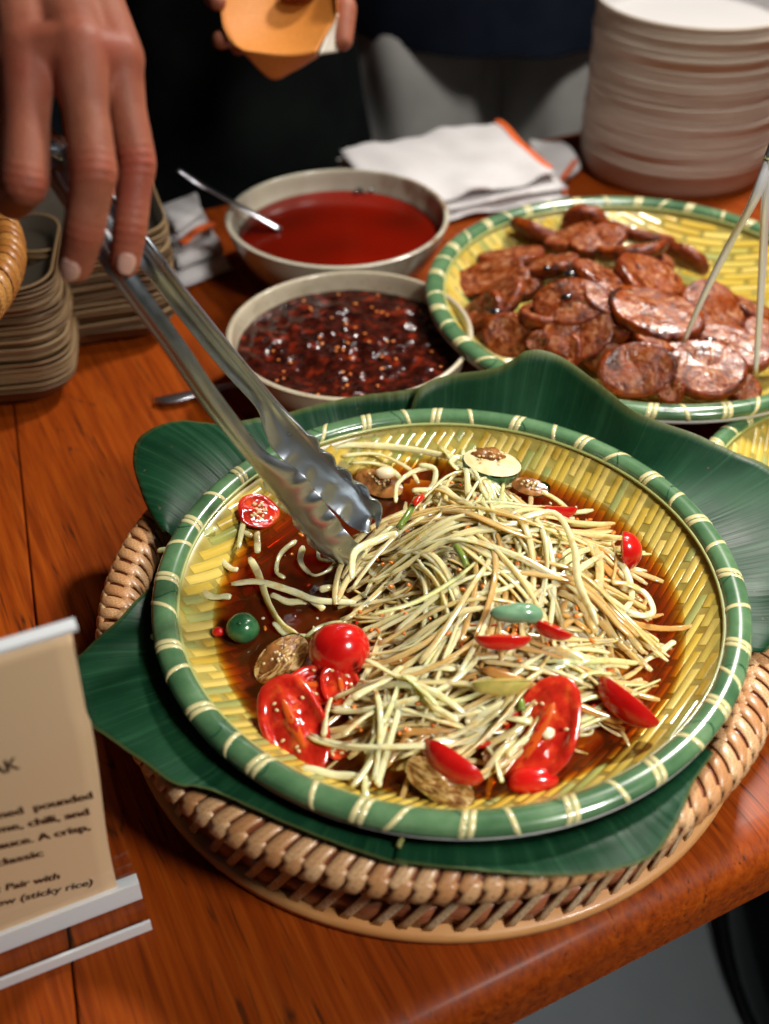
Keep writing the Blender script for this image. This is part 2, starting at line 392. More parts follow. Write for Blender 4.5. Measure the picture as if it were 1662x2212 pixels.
M_ACRYL = mk_acryl()
M_ACRYLEDGE = MT('frosted_acrylic_edge', (.80, .82, .84), .4, spec=.6, sss=.2).m
def mk_floor():
    m = MT('grey_concrete_floor', rough=.55); a = m.noise(m.coords('Object'), 3, 6); m.color(m.ramp(a, [(.3, (.22, .26, .28)), (.7, (.33, .37, .40))])); m.bump(m.noise(m.coords('Object'), 60, 3), .2, .002); return m.m
M_FLOOR = mk_floor()
M_BLACK = MT('black_plastic', (.008, .009, .011), .25, coat=.3).m
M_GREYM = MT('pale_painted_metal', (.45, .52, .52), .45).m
M_WALL = MT('dark_wall', (.02, .025, .026), .8).m
def sheet(name, P, mat, parent=None, thick=.0006, uv=None):
    """P: nu x nv x 3 grid -> closed thin shell with UVs"""
    P = np.asarray(P, float); nu, nv = P.shape[:2]
    du = np.gradient(P, axis=0); dv = np.gradient(P, axis=1); N = np.cross(du, dv)
    N /= np.maximum(1e-12, np.linalg.norm(N, axis=2, keepdims=True))
    B = P - N*thick; V = np.vstack([P.reshape(-1, 3), B.reshape(-1, 3)]); o = nu*nv; F = []
    ix = lambda i, j: i*nv + j
    for i in range(nu - 1):
        for j in range(nv - 1):
            q = (ix(i, j), ix(i + 1, j), ix(i + 1, j + 1), ix(i, j + 1)); F.append(q); F.append(tuple(k + o for k in q[::-1]))
    for i in range(nu - 1):
        F.append((ix(i + 1, 0), ix(i, 0), ix(i, 0) + o, ix(i + 1, 0) + o)); F.append((ix(i, nv - 1), ix(i + 1, nv - 1), ix(i + 1, nv - 1) + o, ix(i, nv - 1) + o))
    for j in range(nv - 1):
        F.append((ix(0, j), ix(0, j + 1), ix(0, j + 1) + o, ix(0, j) + o)); F.append((ix(nu - 1, j + 1), ix(nu - 1, j), ix(nu - 1, j) + o, ix(nu - 1, j + 1) + o))
    me = mesh(name, V, F, mat); l = me.uv_layers.new(name='UVMap')
    vi = np.zeros(len(me.loops), int); me.loops.foreach_get('vertex_index', vi); k = vi % o
    U = np.stack([(k//nv)/(nu - 1), (k % nv)/(nv - 1)], 1)
    l.data.foreach_set('uv', U.astype(np.float32).ravel())
    return link(name, me, parent)

# ================================================================== SETTING
V, F = box(-6, 6, -3, 7, -.80, -.75); tag(obj('floor', V, F, M_FLOOR, smooth=False), 'dull grey concrete floor under the table', kind='structure')
V, F = box(-6, 6, 6.0, 6.1, -.75, 2.5); tag(obj('wall', V, F, M_WALL, smooth=False), 'dark wall far behind the people', kind='structure')

# ================================================================== TABLE (edge direction E1, boards along G)
E1 = np.array([math.cos(math.radians(26.45)), math.sin(math.radians(26.45)), 0]); NT = np.array([-E1[1], E1[0], 0])
FE, BE = .2210, 1.1857            # front and back edge as distance along NT
table = thing('table', 'varnished orange-brown oak table with rounded front edge that carries every dish', 'table', (.1, .6, 0), math.radians(26.45))
TI = (Matrix.Translation((.1, .6, 0)) @ Matrix.Rotation(math.radians(26.45), 4, 'Z')).inverted()
def tl(p): return TI @ Vector(p)
f0 = np.array(tl(NT*FE))[1]; b0 = np.array(tl(NT*BE))[1]       # local y of the edges
R_ = .020; TH = .046
prof = [(f0 + R_*(1 - math.cos(a)), -R_ + R_*math.sin(a)) for a in np.linspace(0, PI/2, 9)]
prof += [(f0 + R_ + .006, 0.), (b0 - R_ - .006, 0.)]
prof += [(b0 - R_*(1 - math.cos(a)), -R_ + R_*math.sin(a)) for a in np.linspace(PI/2, 0, 7)]
prof += [(b0, -TH + .004), (b0 - .004, -TH), (f0 + .004, -TH), (f0, -TH + .004)]
x_s = np.array(tl(at_z(75, 2100, 0)))[0]; SK = math.tan(math.radians(9))
wb = .62
for k in range(-3, 3):
    xa, xb = x_s + k*wb + .0006, x_s + (k + 1)*wb - .0006; V, F = [], []
    n = len(prof)
    for x, q in ((xa, 0), (xa, 1), (xb, 1), (xb, 0)):
        for (y, z) in prof:
            dx = SK*(y - f0); e = .0012 if x == xa else -.0012
            V.append((x + dx + (0 if q else 0) + (e if q else 0), y, z - (0 if q else .0012)))
    V = []
    for x, dz in ((xa, -.0012), (xa + .0012, 0), (xb - .0012, 0), (xb, -.0012)):
        for (y, z) in prof: V.append((x + SK*(y - f0), y, z + dz))
    for s in range(3):
        for i in range(n): F.append((s*n + i, (s + 1)*n + i, (s + 1)*n + (i + 1) % n, s*n + (i + 1) % n))
    F.append(tuple(range(n))); F.append(tuple(3*n + i for i in range(n))[::-1])
    o = obj('plank', V, F, M_WOOD, table); o.data.set_sharp_from_angle(angle=.6)
for x in (-1.05, 1.05):
    for y in (f0 + .1, b0 - .1):
        V, F = box(x - .03, x + .03, y - .03, y + .03, -.75, -TH); obj('leg', V, F, M_WOOD, table, smooth=False)

# ================================================================== WOVEN TRAY
BC = np.array([.0393, .485]); TC = np.array([.0335, .5080])      # plate centre, tray centre
tray = thing('woven_tray', 'round rattan tray with thick braided rim on a bent wood hoop under the green leaves', 'tray', (TC[0], TC[1], 0))
V, F = lathe([(.170, .001), (.2015, .001), (.2045, .003), (.2052, .009), (.2030, .0110), (.172, .0110)], 120, True); obj('base_hoop', V, F, M_RING, tray)
V, F = lathe([(.001, .020), (.10, .020), (.194, .020), (.192, .024), (.001, .024)], 96); obj('woven_floor', V, F, M_WICKD, tray)
def tilt_r(z): return .2005 - (z - .018)*.03
# side wall: flat weaver bands, wavy between the stakes
NS = 84
for k, (z0, z1) in enumerate(((.0115, .0290), (.0320, .0495))):
    V, F = [], []; n = NS*4
    for i in range(n):
        a = 2*PI*i/n; wv = .0016*math.cos(a*NS/2 + PI*k)
        for r_, z in ((0, z0), (.0012, (z0 + z1)/2), (0, z1), (-.0025, z1), (-.0025, z0)):
            rr = tilt_r(z) - .002 + r_ + wv; V.append((rr*math.cos(a), rr*math.sin(a), z))
    for i in range(n):
        for j in range(5): F.append((i*5 + j, ((i + 1) % n)*5 + j, ((i + 1) % n)*5 + (j + 1) % 5, i*5 + (j + 1) % 5))
    obj('weaver_band', V, F, M_WICKD, tray)
pts = [(tilt_r(z) + .0016 - .0012*abs(z - .036)/.018, (z - .033)*-.42*0 + .0, z) for z in np.linspace(.0085, .060, 7)]
pth = np.array([(r, (z - .03)*.50, z) for r, _, z in pts])
V, F = sweep(pth, rrect(.0052, .0016, .3), up=(1, 0, 0)); st = mesh('stake', V, F, M_STAKE)
for i in range(NS): link('stake', st, tray, rot=(0, 0, 2*PI*(i + rng.uniform(-.12, .12))/NS))
# rim: core ring + two interleaved courses of wrapped peel
RR, RZ = .2005, .0640; RA, RB = .0136, .0112
def rimpt(th, rr=0): return (RR + (RA + rr)*math.cos(th), RZ + (RB + rr)*math.sin(th))
V, F = lathe([rimpt(t, -.0012) for t in np.linspace(0, 2*PI, 18)[:-1]], 150, True); obj('rim_core', V, F, M_WICKD, tray)
NW = 118
def wrap(t0, t1, half, lift, slant):
    ts = np.linspace(t0, t1, 9); pth = []; ups = []
    for k, t in enumerate(ts):
        s = k/8; r, z = rimpt(t, -.0012 + lift*math.sin(PI*s)**.6); a = slant*(s - .5)
        pth.append((r*math.cos(a), r*math.sin(a), z)); ups.append((math.cos(t)*math.cos(a), math.cos(t)*math.sin(a), math.sin(t)))
    return sweep(pth, [(-half, -.0003), (-half*.9, .0009), (-half*.3, .0014), (half*.3, .0014), (half*.9, .0009), (half, -.0003)], up=np.array(ups))
R3 = math.radians
for t0, t1, ph, nm in ((-80, 52, 0, 'o'), (20, 126, .5, 'm'), (96, 215, 0, 'i')):
    V, F = wrap(R3(t0), R3(t1), .0040, .0007, .060); me = mesh('rattan_strand', V, F, M_WICK)
    for i in range(NW):
        if nm == 'i' and abs(math.sin(2*PI*(i + ph)/NW)) > .60: continue
        link('rattan_strand', me, tray, rot=(0, 0, 2*PI*(i + ph + rng.uniform(-.07, .07))/NW))

# ================================================================== BANANA LEAVES
def polar(px, py, z):
    p = at_z(px, py, z); d = p[:2] - BC; return math.atan2(d[1], d[0]), np.hypot(*d), z
def leaf(name, label, edge, inner=(.135, .046), nphi=90, ns=22, rise=1.6, wav=.0015, seed=1, dz=0, rimz=.075, closed_dir=None, hump=0):
    """edge: list of (px, py, z) along the free outer edge, in order; the leaf runs from under the plate to that edge"""
    E = [polar(*e) for e in edge]; ph = np.unwrap([e[0] for e in E]); A = smoothline(np.stack([ph, [e[1] for e in E], [e[2] for e in E]], 1), nphi)
    P = np.zeros((nphi, ns, 3)); s = np.linspace(0, 1, ns)
    for i in range(nphi):
        f, ro, zo = A[i]; r = inner[0] + (ro - inner[0])*s
        zmid = rimz; t = np.clip((r - inner[0])/.040, 0, 1)
        z1 = inner[1] + (zmid - inner[1])*t**1.5
        u = np.clip((r - .186)/max(.006, ro - .186), 0, 1)
        z = z1 + (zo - zmid)*u**rise + hump*np.sin(PI*u)
        P[i, :, 0] = BC[0] + r*math.cos(f) if False else BC[0] + r*np.cos(f); P[i, :, 1] = BC[1] + r*np.sin(f); P[i, :, 2] = z + dz
    w_ = vnoise(P.reshape(-1, 3), 22, seed).reshape(nphi, ns)*wav*np.clip((np.linspace(0, 1, ns) - .3)*2, 0, 1)
    P[..., 2] += w_
    rib = .00022*np.sin(np.arange(nphi)*2*PI/5.3 + 2*np.sin(np.arange(nphi)*.31))[:, None]*np.linspace(0, 1, ns)[None]; P[..., 2] += rib
    o = sheet(name, P, M_LEAF); return tag(o, label, 'banana leaf', 'banana leaves lining the tray'), P
leaf('banana_leaf', 'large banana leaf rising behind the salad plate to a folded peak beside the sausages',
     [(880, 850, .108), (960, 815, .112), (1050, 800, .118), (1100, 782, .124), (1142, 757, .132), (1200, 766, .130), (1255, 800, .126), (1310, 842, .122), (1372, 888, .117), (1450, 917, .112), (1560, 962, .104), (1665, 1010, .098), (1760, 1090, .093), (1790, 1230, .088), (1740, 1330, .087), (1655, 1400, .086)], seed=3, wav=.001, rimz=.082)
leaf('banana_leaf', 'strip of banana leaf behind the tongs and in front of the dark paste bowl',
     [(470, 930, .092), (520, 905, .094), (600, 888, .095), (680, 868, .099), (770, 852, .102), (860, 838, .106), (960, 822, .109), (1060, 812, .110)], seed=4, dz=-.002)
leaf('banana_leaf', 'rounded banana leaf lobe hanging over the left back of the rattan rim',
     [(352, 1150, .084), (322, 1105, .085), (300, 1050, .087), (288, 1000, .089), (296, 955, .091), (330, 925, .093), (385, 910, .094), (450, 916, .094), (520, 925, .093)], seed=5, rise=.8, dz=.001, hump=.005)
leaf('banana_leaf', 'dark banana leaf with a pointed corner over the front left rim beside the sign',
     [(330, 1262, .084), (262, 1335, .085), (200, 1400, .085), (163, 1442, .083), (172, 1500, .081), (188, 1560, .081), (240, 1600, .082), (310, 1650, .083), (380, 1700, .083), (430, 1706, .083), (520, 1732, .085), (620, 1775, .085), (740, 1822, .085), (880, 1866, .085)], seed=6, dz=.002, rise=.7, rimz=.081)
leaf('banana_leaf', 'lit banana leaf draped over the front right rim with a cut corner',
     [(850, 1856, .085), (960, 1876, .085), (1080, 1892, .085), (1200, 1899, .085), (1310, 1890, .085), (1400, 1862, .083), (1432, 1830, .083), (1458, 1790, .083), (1482, 1735, .083), (1500, 1690, .083), (1540, 1630, .083)], seed=7, dz=.0032, rise=.7, rimz=.081)
mr = [at_z(872, 1790, .0855), at_z(868, 1810, .0855), at_z(860, 1830, .0855)]
tag(obj('leaf_rib', *sweep(smoothline(mr, 8), circ(.0016, 6)), M_LEAFEDGE), 'short pale cut leaf rib lying between the two front banana leaves', 'leaf rib')

# ================================================================== PLATES
RIMR, RIMA, RIMB = .1735, .0076, .0052
def zp(r):
    r = np.asarray(r, float); t = np.clip((r - .112)/.054, 0, 1); return -.040 + .0375*t**1.35
ZS = -.0190                         # dressing level in plate coordinates
def make_plate(name, label, cat, loc, rz=0, scale=1.0, group=None):
    t = thing(name, label, cat, loc, rz, group); t.scale = (scale,)*3
    rs = [0.001, .03, .06, .09] + list(np.linspace(.110, .170, 14)); pf = [(r, float(zp(r))) for r in rs]
    pf += [(.1790, -.0025), (.1800, -.0045), (.1785, -.0068), (.172, -.0085)] + [(r, float(zp(r)) - .0045) for r in np.linspace(.164, .112, 10)] + [(.10, -.0445), (.06, -.0445), (.001, -.0445)]
    V, F = lathe(pf, 128); body = obj('plate_body', V, F, M_PBODY, t)
    me = body.data; me.materials.append(M_PBACK); m = len(pf)
    mi = [1 if (i % (m - 1)) >= 17 else 0 for i in range(len(me.polygons))]; me.polygons.foreach_set('material_index', mi)
    V, F = lathe([(RIMR + RIMA*math.cos(a), RIMB*math.sin(a)) for a in np.linspace(0, 2*PI, 17)[:-1]], 160, True); obj('green_rim', V, F, M_RIM, t)
    V, F = lathe([(.1655 + .0012*math.cos(a), -.0010 + .0012*math.sin(a)) for a in np.linspace(0, 2*PI, 9)[:-1]], 128, True); obj('inner_cord', V, F, M_CORD, t)
    def bind(half, slant, e=.00020):
        ts = np.linspace(R3(-28), R3(205), 13); V, F = [], []; xs = (-half, -half*.86, half*.86, half)
        for k, th in enumerate(ts):
            for j, x in enumerate(xs):
                ee = e if 0 < j < 3 else -.0002
                r = RIMR + (RIMA + ee)*math.cos(th); z = (RIMB + ee)*math.sin(th); a = x/RIMR + slant*(k/12 - .5)
                V.append((r*math.cos(a), r*math.sin(a), z))
        for k in range(12):
            for j in range(3): F.append((k*4 + j, k*4 + 4 + j, k*4 + 5 + j, k*4 + 1 + j))
        return mesh('binding', V, F, M_BIND)
    d1, d2, d3 = bind(.0018, .03), bind(.0016, -.035), bind(.0017, .10)
    n = 40; r_ = np.random.default_rng(5)
    for i in range(n):
        a = 2*PI*(i + r_.uniform(-.16, .16))/n
        if i % 2 == 0:
            for da in (-.0118, .0118): link('binding', d1, t, rot=(0, 0, a + da))
        else: link('binding', d3 if i % 8 == 5 else d2, t, rot=(0, 0, a))
    V, F = [], []; ts = np.linspace(R3(20), R3(190), 9)
    for k, th in enumerate(ts):
        for x in (-.0005, .0005):
            a = x/RIMR + .02*math.sin(k*.7); V.append(((RIMR + (RIMA + .0002)*math.cos(th))*math.cos(a), (RIMR + (RIMA + .0002)*math.cos(th))*math.sin(a), (RIMB + .0002)*math.sin(th)))
    F = [(2*k, 2*k + 2, 2*k + 3, 2*k + 1) for k in range(8)]; nm = mesh('bamboo_node', V, F, M_NODE)
    for i in range(15): link('bamboo_node', nm, t, rot=(0, 0, 2*PI*(i + r_.uniform(-.3, .3))/15))
    # woven slats, one by one
    BW, L, GAP = .0056, .033, .0052; ang = R3(52); cu, su = math.cos(ang), math.sin(ang); RM = .1648
    cells = []
    for j in range(-31, 31):
        b0_, b1_ = j*BW + .00022, (j + 1)*BW - .00022; bm = max(abs(b0_), abs(b1_))
        if bm >= RM: continue
        am = math.sqrt(RM*RM - bm*bm); off = (j*.0139) % (L + GAP)
        for k in range(-7, 8):
            a0, a1 = k*(L + GAP) + off, k*(L + GAP) + off + L; a0, a1 = max(a0, -am), min(a1, am)
            if a1 - a0 < .004: continue
            rm = math.hypot((a0 + a1)/2, (b0_ + b1_)/2); cells.append((rm, a0, a1, b0_, b1_))
    cells.sort(reverse=True)
    rest = Geo()
    for q, (rm, a0, a1, b0_, b1_) in enumerate(cells):
        if rm < .088: continue
        na = max(2, int((a1 - a0)/.005)); V, F = [], []
        for i in range(na + 1):
            a = a0 + (a1 - a0)*i/na
            for b, dz in ((b0_, -.0004), (b0_ + .0004, .0005), (b1_ - .0004, .0005), (b1_, -.0004)):
                x, y = a*cu - b*su, a*su + b*cu; e = dz if 0 < i < na else min(dz, .0003)
                V.append((x, y, float(zp(math.hypot(x, y))) + e))
        for i in range(na):
            for j in range(3): F.append((i*4 + j, i*4 + 4 + j, i*4 + 5 + j, i*4 + 1 + j))
        if q < 300:
            me = mesh('bamboo_slat', V, F, M_SLAT); l = me.uv_layers.new(name='UVMap'); vi = np.zeros(len(me.loops), int); me.loops.foreach_get('vertex_index', vi)
            l.data.foreach_set('uv', np.stack([(vi//4)/na + q*.37, (vi % 4)/3 + q*.11], 1).astype(np.float32).ravel())
            link('bamboo_slat', me, t)
        else: rest.add(V, F)
    if rest.V:
        o = rest.build('slat_weave', M_SLAT, t); o['kind'] = 'stuff'
    return t
ZP = .096
salad_plate = make_plate('salad_plate', 'round plate of woven yellow bamboo with green bound rim holding the papaya salad', 'plate', (BC[0], BC[1] + .003, ZP), 0, .99)
sp2 = copy_tree(salad_plate); sp2.location = (.229, .880, .074); sp2.rotation_euler.z = R3(100); sp2.scale = (1.062,)*3
tag(sp2, 'woven yellow bamboo plate with green rim heaped with glazed sausage slices', 'plate')
sp3 = copy_tree(salad_plate); sp3.location = (.372, .585, .062); sp3.scale = (.86,)*3; sp3.rotation_euler.z = R3(200)
tag(sp3, 'third green rimmed bamboo plate cut off by the right frame edge behind the leaf', 'plate')
# dressing pool: closed volume sunk into the plate
rsurf = .112 + .054*((ZS + .040)/.0375)**(1/1.35)
pf = [(.0005, ZS), (.05, ZS), (.10, ZS), (rsurf - .002, ZS), (rsurf + .0005, ZS + .0007), (rsurf + .0025, ZS + .0004)] + [(r, float(zp(r)) - .0015) for r in np.linspace(rsurf, .113, 8)] + [(.05, -.0415), (.0005, -.0415)]
V, F = lathe(pf, 128)
F.append(tuple(i*len(pf) for i in range(128))[::-1]); F.append(tuple(i*len(pf) + len(pf) - 1 for i in range(128)))
tag(obj('salad_dressing', V, F, M_JUICE, loc=(BC[0], BC[1], ZP)), 'shallow pool of clear brown dressing around the salad in the front plate', 'dressing')
SURF = ZP + ZS
# ================================================================== SALAD
PK = []
for px, py, h, sx, sy in ((1050, 1160, .042, .050, .042), (1150, 1205, .039, .045, .043), (975, 1235, .033, .034, .040), (1235, 1310, .029, .027, .034), (1070, 1310, .037, .062, .042),
                          (1050, 1450, .027, .054, .032), (890, 1560, .017, .040, .036), (1205, 1450, .021, .034, .026), (880, 1010, .010, .045, .02), (1010, 1060, .022, .03, .02)):
    p = at_z(px, py, SURF + h*.8); PK.append((p[0], p[1], h, sx, sy))
PK = np.array(PK)
def mound(x, y):
    x = np.asarray(x, float)[..., None]; y = np.asarray(y, float)[..., None]
    g = PK[:, 2]*np.exp(-.5*((x - PK[:, 0])/PK[:, 3])**2*1.6 - .5*((y - PK[:, 1])/PK[:, 4])**2*1.6)
    return (g**3).sum(-1)**(1/3)
# core of the heap
Xs = np.linspace(-.13, .13, 70); G = Geo(); P = np.zeros((70, 70, 3))
for i, a in enumerate(Xs):
    P[i, :, 0] = BC[0] + a; P[i, :, 1] = BC[1] + Xs
    P[i, :, 2] = SURF + mound(P[i, :, 0], P[i, :, 1]) - .0115
P[..., 2] += (vnoise(P.reshape(-1, 3), 120, 9)*.0014).reshape(70, 70)
keep = np.hypot(P[..., 0] - BC[0], P[..., 1] - BC[1]) < .128
P[..., 2] = np.where(keep, P[..., 2], SURF - .02); P[..., 2] = np.maximum(P[..., 2], SURF - .014)
heap = Geo()
ix = lambda i, j: i*70 + j
heap.add(P.reshape(-1, 3), [(ix(i, j), ix(i + 1, j), ix(i + 1, j + 1), ix(i, j + 1)) for i in range(69) for j in range(69)])
htint = [1.]*4900
def strand_path(x, y, ang, L, kap, lift, n=15, arch=0):
    pts = []; a = ang - kap*L/2
    x -= math.cos(ang)*L/2; y -= math.sin(ang)*L/2; d = L/(n - 1); kk = kap
    for i in range(n):
        pts.append((x, y)); a += kk*d; kk += rng.normal()*9*d*8; x += math.cos(a)*d; y += math.sin(a)*d
    pts = np.array(pts); h = mound(pts[:, 0], pts[:, 1])
    hs = np.convolve(np.pad(h, 3, mode='edge'), np.ones(7)/7, 'valid'); h = np.maximum(h, hs*.97) 
    s = np.linspace(0, 1, n); z = SURF + h + lift + arch*np.sin(PI*s)
    d2 = np.hypot(pts[:, 0] - BC[0], pts[:, 1] - BC[1]); floor = ZP + zp(d2) + .0015
    return np.stack([pts[:, 0], pts[:, 1], np.maximum(z, floor)], 1)
def strand_geo(path, w=.0038, t=.0013):
    n = len(path); tw = rng.uniform(-.5, .5) + np.cumsum(rng.normal(size=n)*.10)
    sc = np.ones((n, 2)); sc[0] = sc[-1] = (.55, .7); sc *= (1 + .12*np.sin(np.linspace(0, rng.uniform(3, 9), n) + rng.uniform(0, 6)))[:, None]
    return sweep(path, rrect(w, t, .38), scale=sc, twist=tw)
def sample_xy(bias=1.0):
    while True:
        x, y = BC[0] + rng.uniform(-.125, .125), BC[1] + rng.uniform(-.12, .12); h = float(mound(x, y))
        if h > .008 and rng.uniform() < (h/.06)**.45: return x, y, h
cxA, cyA = PK[0, :2]
def pref(x, y):
    """combed direction of the shreds: fan from the crest, flatter low down"""
    dx, dy = x - cxA, y - cyA; a = math.atan2(dy - .015, dx)
    if y < cyA - .075: a = rng.choice([.15, .75, 2.75, 3.3], p=[.35, .3, .25, .1]) + rng.normal()*.3
    elif rng.uniform() < .30: a = rng.uniform(0, PI)
    elif rng.uniform() < .45: a = rng.choice([.95, 2.4]) + rng.normal()*.25
    else: a += rng.normal()*.65
    return a
def tint_me(me, val):
    at = me.attributes.new('tint', 'FLOAT', 'POINT'); at.data.foreach_set('value', np.full(len(me.vertices), val, np.float32) if np.isscalar(val) else np.asarray(val, np.float32)); return me
for k in range(620):
    x, y, h = sample_xy(); n0 = len(heap.V)
    heap.add(*strand_geo(strand_path(x, y, pref(x, y), rng.uniform(.025, .07), rng.normal()*10, rng.uniform(-.008, .001), n=11), rng.uniform(.0028, .0044), .0014))
    htint += [float(rng.uniform(.45, 1))]*(len(heap.V) - n0)
o = heap.build('papaya_shreds', M_PAP); tint_me(o.data, htint)
tag(o, 'tangled lower mass of papaya shreds inside the salad heap', 'papaya', kind='stuff')
def shred(path, w, t, tint, label, group='green papaya shreds of the salad'):
    V, F = strand_geo(path, w, t); me = mesh('papaya_shred', V, F, M_PAP); tint_me(me, tint)
    return tag(link('papaya_shred', me), label, 'papaya shred', group)
LOOSE = [  # hand placed shreds: pixel polylines and height over the dressing
    ([(440, 1108), (500, 1135), (545, 1160)], .003), ([(528, 1085), (525, 1130), (516, 1185)], .008), ([(555, 1150), (557, 1195)], .004), ([(470, 1165), (472, 1200), (500, 1228), (515, 1232)], .002),
    ([(640, 1168), (605, 1200), (598, 1235), (615, 1250)], .003), ([(655, 1180), (650, 1215), (675, 1240), (705, 1235), (735, 1212)], .003), ([(690, 1185), (690, 1205), (720, 1215)], .002),
    ([(690, 1275), (730, 1265), (755, 1235)], .005), ([(500, 1262), (560, 1258), (630, 1275), (690, 1298), (770, 1302)], .006), ([(540, 1205), (560, 1245), (580, 1300), (610, 1350), (645, 1372)], .005),
    ([(640, 1280), (680, 1302), (700, 1318)], .004), ([(585, 1285), (620, 1298), (665, 1302)], .001), ([(660, 1378), (700, 1350), (750, 1345)], .007), ([(590, 1345), (620, 1370), (680, 1378)], .003),
    ([(432, 1280), (460, 1288), (500, 1290)], .004), ([(340, 1190), (380, 1185), (430, 1160), (470, 1140)], .014), ([(328, 1372), (360, 1392), (385, 1405)], .016), ([(700, 970), (760, 962), (860, 965), (960, 985), (1010, 1010)], .012),
    ([(740, 985), (820, 982), (880, 1010), (905, 1045)], .010), ([(760, 1000), (830, 1005), (870, 1040)], .006), ([(990, 1015), (975, 1000), (990, 988), (1015, 1000), (1018, 1030), (995, 1050)], .024),
    ([(855, 1085), (860, 1045), (890, 1020), (940, 1010)], .018), ([(890, 1060), (930, 1055), (940, 1015), (905, 1005)], .020), ([(1170, 1062), (1210, 1085), (1235, 1105), (1255, 1108)], .020),
    ([(1340, 1270), (1390, 1280), (1412, 1318), (1385, 1330), (1330, 1320)], .016), ([(1300, 1180), (1350, 1230), (1365, 1290), (1340, 1330)], .018), ([(1345, 1335), (1390, 1365), (1422, 1388)], .006),
    ([(1330, 1365), (1370, 1405), (1398, 1442)], .003), ([(1385, 1432), (1425, 1408), (1458, 1386)], .001), ([(650, 1660), (720, 1672), (780, 1680)], .006), ([(790, 1735), (790, 1680), (800, 1620)], .009),
    ([(820, 1700), (815, 1640), (830, 1590)], .008), ([(1010, 1580), (1060, 1620), (1085, 1690)], .012), ([(1140, 1540), (1150, 1575), (1105, 1620), (1098, 1640)], .016), ([(1230, 1590), (1275, 1585), (1270, 1560), (1235, 1560)], .002),
    ([(1300, 1475), (1325, 1520), (1340, 1545)], .016), ([(700, 1590), (705, 1540), (715, 1510)], .012), ([(790, 1425), (850, 1455), (900, 1470)], .028), ([(860, 1460), (930, 1520), (990, 1560)], .026),
    ([(1010, 1425), (1090, 1420), (1160, 1435), (1260, 1475)], .030), ([(1020, 1520), (1080, 1545), (1148, 1562)], .020), ([(760, 1510), (830, 1470), (870, 1440)], .026), ([(740, 1590), (800, 1540), (850, 1520)], .02),
    ([(870, 1460), (900, 1480), (945, 1525)], .03), ([(800, 1330), (900, 1300), (1010, 1230), (1060, 1180)], .045), ([(760, 1250), (770, 1190), (830, 1160), (860, 1155)], .040), ([(1120, 1120), (1200, 1110), (1240, 1180), (1250, 1260), (1290, 1350)], .052)]
def loose_label(q):
    x, y = q[len(q)//2, 0] - BC[0], q[len(q)//2, 1] - BC[1]; L = np.linalg.norm(np.diff(q, axis=0), axis=1).sum(); sp = np.linalg.norm(q[-1] - q[0])/L
    sh = 'looped' if sp < .72 else ('curved' if sp < .96 else 'straight'); ln = 'long' if L > .055 else ('short' if L < .028 else 'medium length')
    if x < -.095: wh = 'lying across the left rim of the plate' if x < -.14 else 'in the dressing at the far left of the plate'
    elif x < -.035: wh = 'in the dressing beneath the tong tips' if y > -.03 else 'at the left front foot of the heap'
    elif x > .075: wh = 'hanging off the right side of the heap'
    elif y > .055: wh = 'at the plate back behind the heap'
    elif y < -.055: wh = 'over the front of the heap'
    else: wh = 'on top of the heap'
    return f'{sh} {ln} papaya shred {wh}'
for pl, dz in LOOSE:
    q = np.array([at_z(a, b, SURF + dz) for a, b in pl]); q = smoothline(q, 22); q[:, 2] += .0006*np.sin(np.linspace(0, 9, 22))
    shred(q, rng.uniform(.0032, .0046), .0018, float(rng.uniform(0, .45)), loose_label(q), 'loose papaya shreds round the heap')
def heap_label(q, tn, wd):
    x, y = q[:, 0].mean() - cxA, q[:, 1].mean() - cyA; L = np.linalg.norm(np.diff(q, axis=0), axis=1).sum()
    c = 'pale green' if tn < .15 else ('creamy white' if tn < .45 else ('sauce-stained tan' if tn < .72 else 'orange-brown soaked'))
    w_ = 'thread-thin' if wd < .0025 else ('broad' if wd > .0038 else ('long' if L > .075 else 'slender'))
    if y < -.085: wh = 'low on the front of the heap'
    elif y < -.045: wh = 'across the lower middle of the heap'
    elif x < -.03: wh = 'on the left slope of the heap by the tongs'
    elif x > .045: wh = 'on the right slope of the heap'
    elif y > .03: wh = 'on the back slope of the heap'
    else: wh = 'on the crest of the heap'
    return f'{w_} {c} papaya shred {wh}'
left = 300 - len(LOOSE)
while left > 0:      # locally parallel bundles, as tossed shreds lie
    x, y, h = sample_xy(); ang = pref(x, y); loop = rng.uniform() < .14
    kap = rng.choice([-1, 1])*rng.uniform(18, 42) if loop else rng.normal()*9; L0 = rng.uniform(.055, .115) if rng.uniform() < .72 else rng.uniform(.03, .05); t0_ = float(np.clip(rng.normal(.46, .26), 0, 1))
    for q in range(min(left, 1 if loop else int(rng.integers(4, 9)))):
        for tr in range(12):
            off = rng.normal()*.0075; al = rng.normal()*.010; L = L0*rng.uniform(.75, 1.15)*(1 - .05*tr)
            pth = strand_path(x - math.sin(ang)*off + math.cos(ang)*al, y + math.cos(ang)*off + math.sin(ang)*al, ang + rng.normal()*.13, L, kap + rng.normal()*2.5, rng.uniform(-.001, .0055), n=20, arch=rng.uniform(0, .006))
            e_ = mound(pth[[0, 3, -4, -1], 0], pth[[0, 3, -4, -1], 1])
            if not ((e_ < .0045).sum() > 1 or e_[0] < .0012 or e_[-1] < .0012): break
        else: continue
        thin = rng.uniform(); wd_ = rng.uniform(.0018, .0025) if thin < .20 else (rng.uniform(.0027, .0040) if thin < .85 else rng.uniform(.0040, .0052))
        tn_ = float(np.clip(t0_ + rng.normal()*.14, 0, 1)); shred(pth, wd_, rng.uniform(.0014, .0021), tn_, heap_label(pth, tn_, wd_)); left -= 1
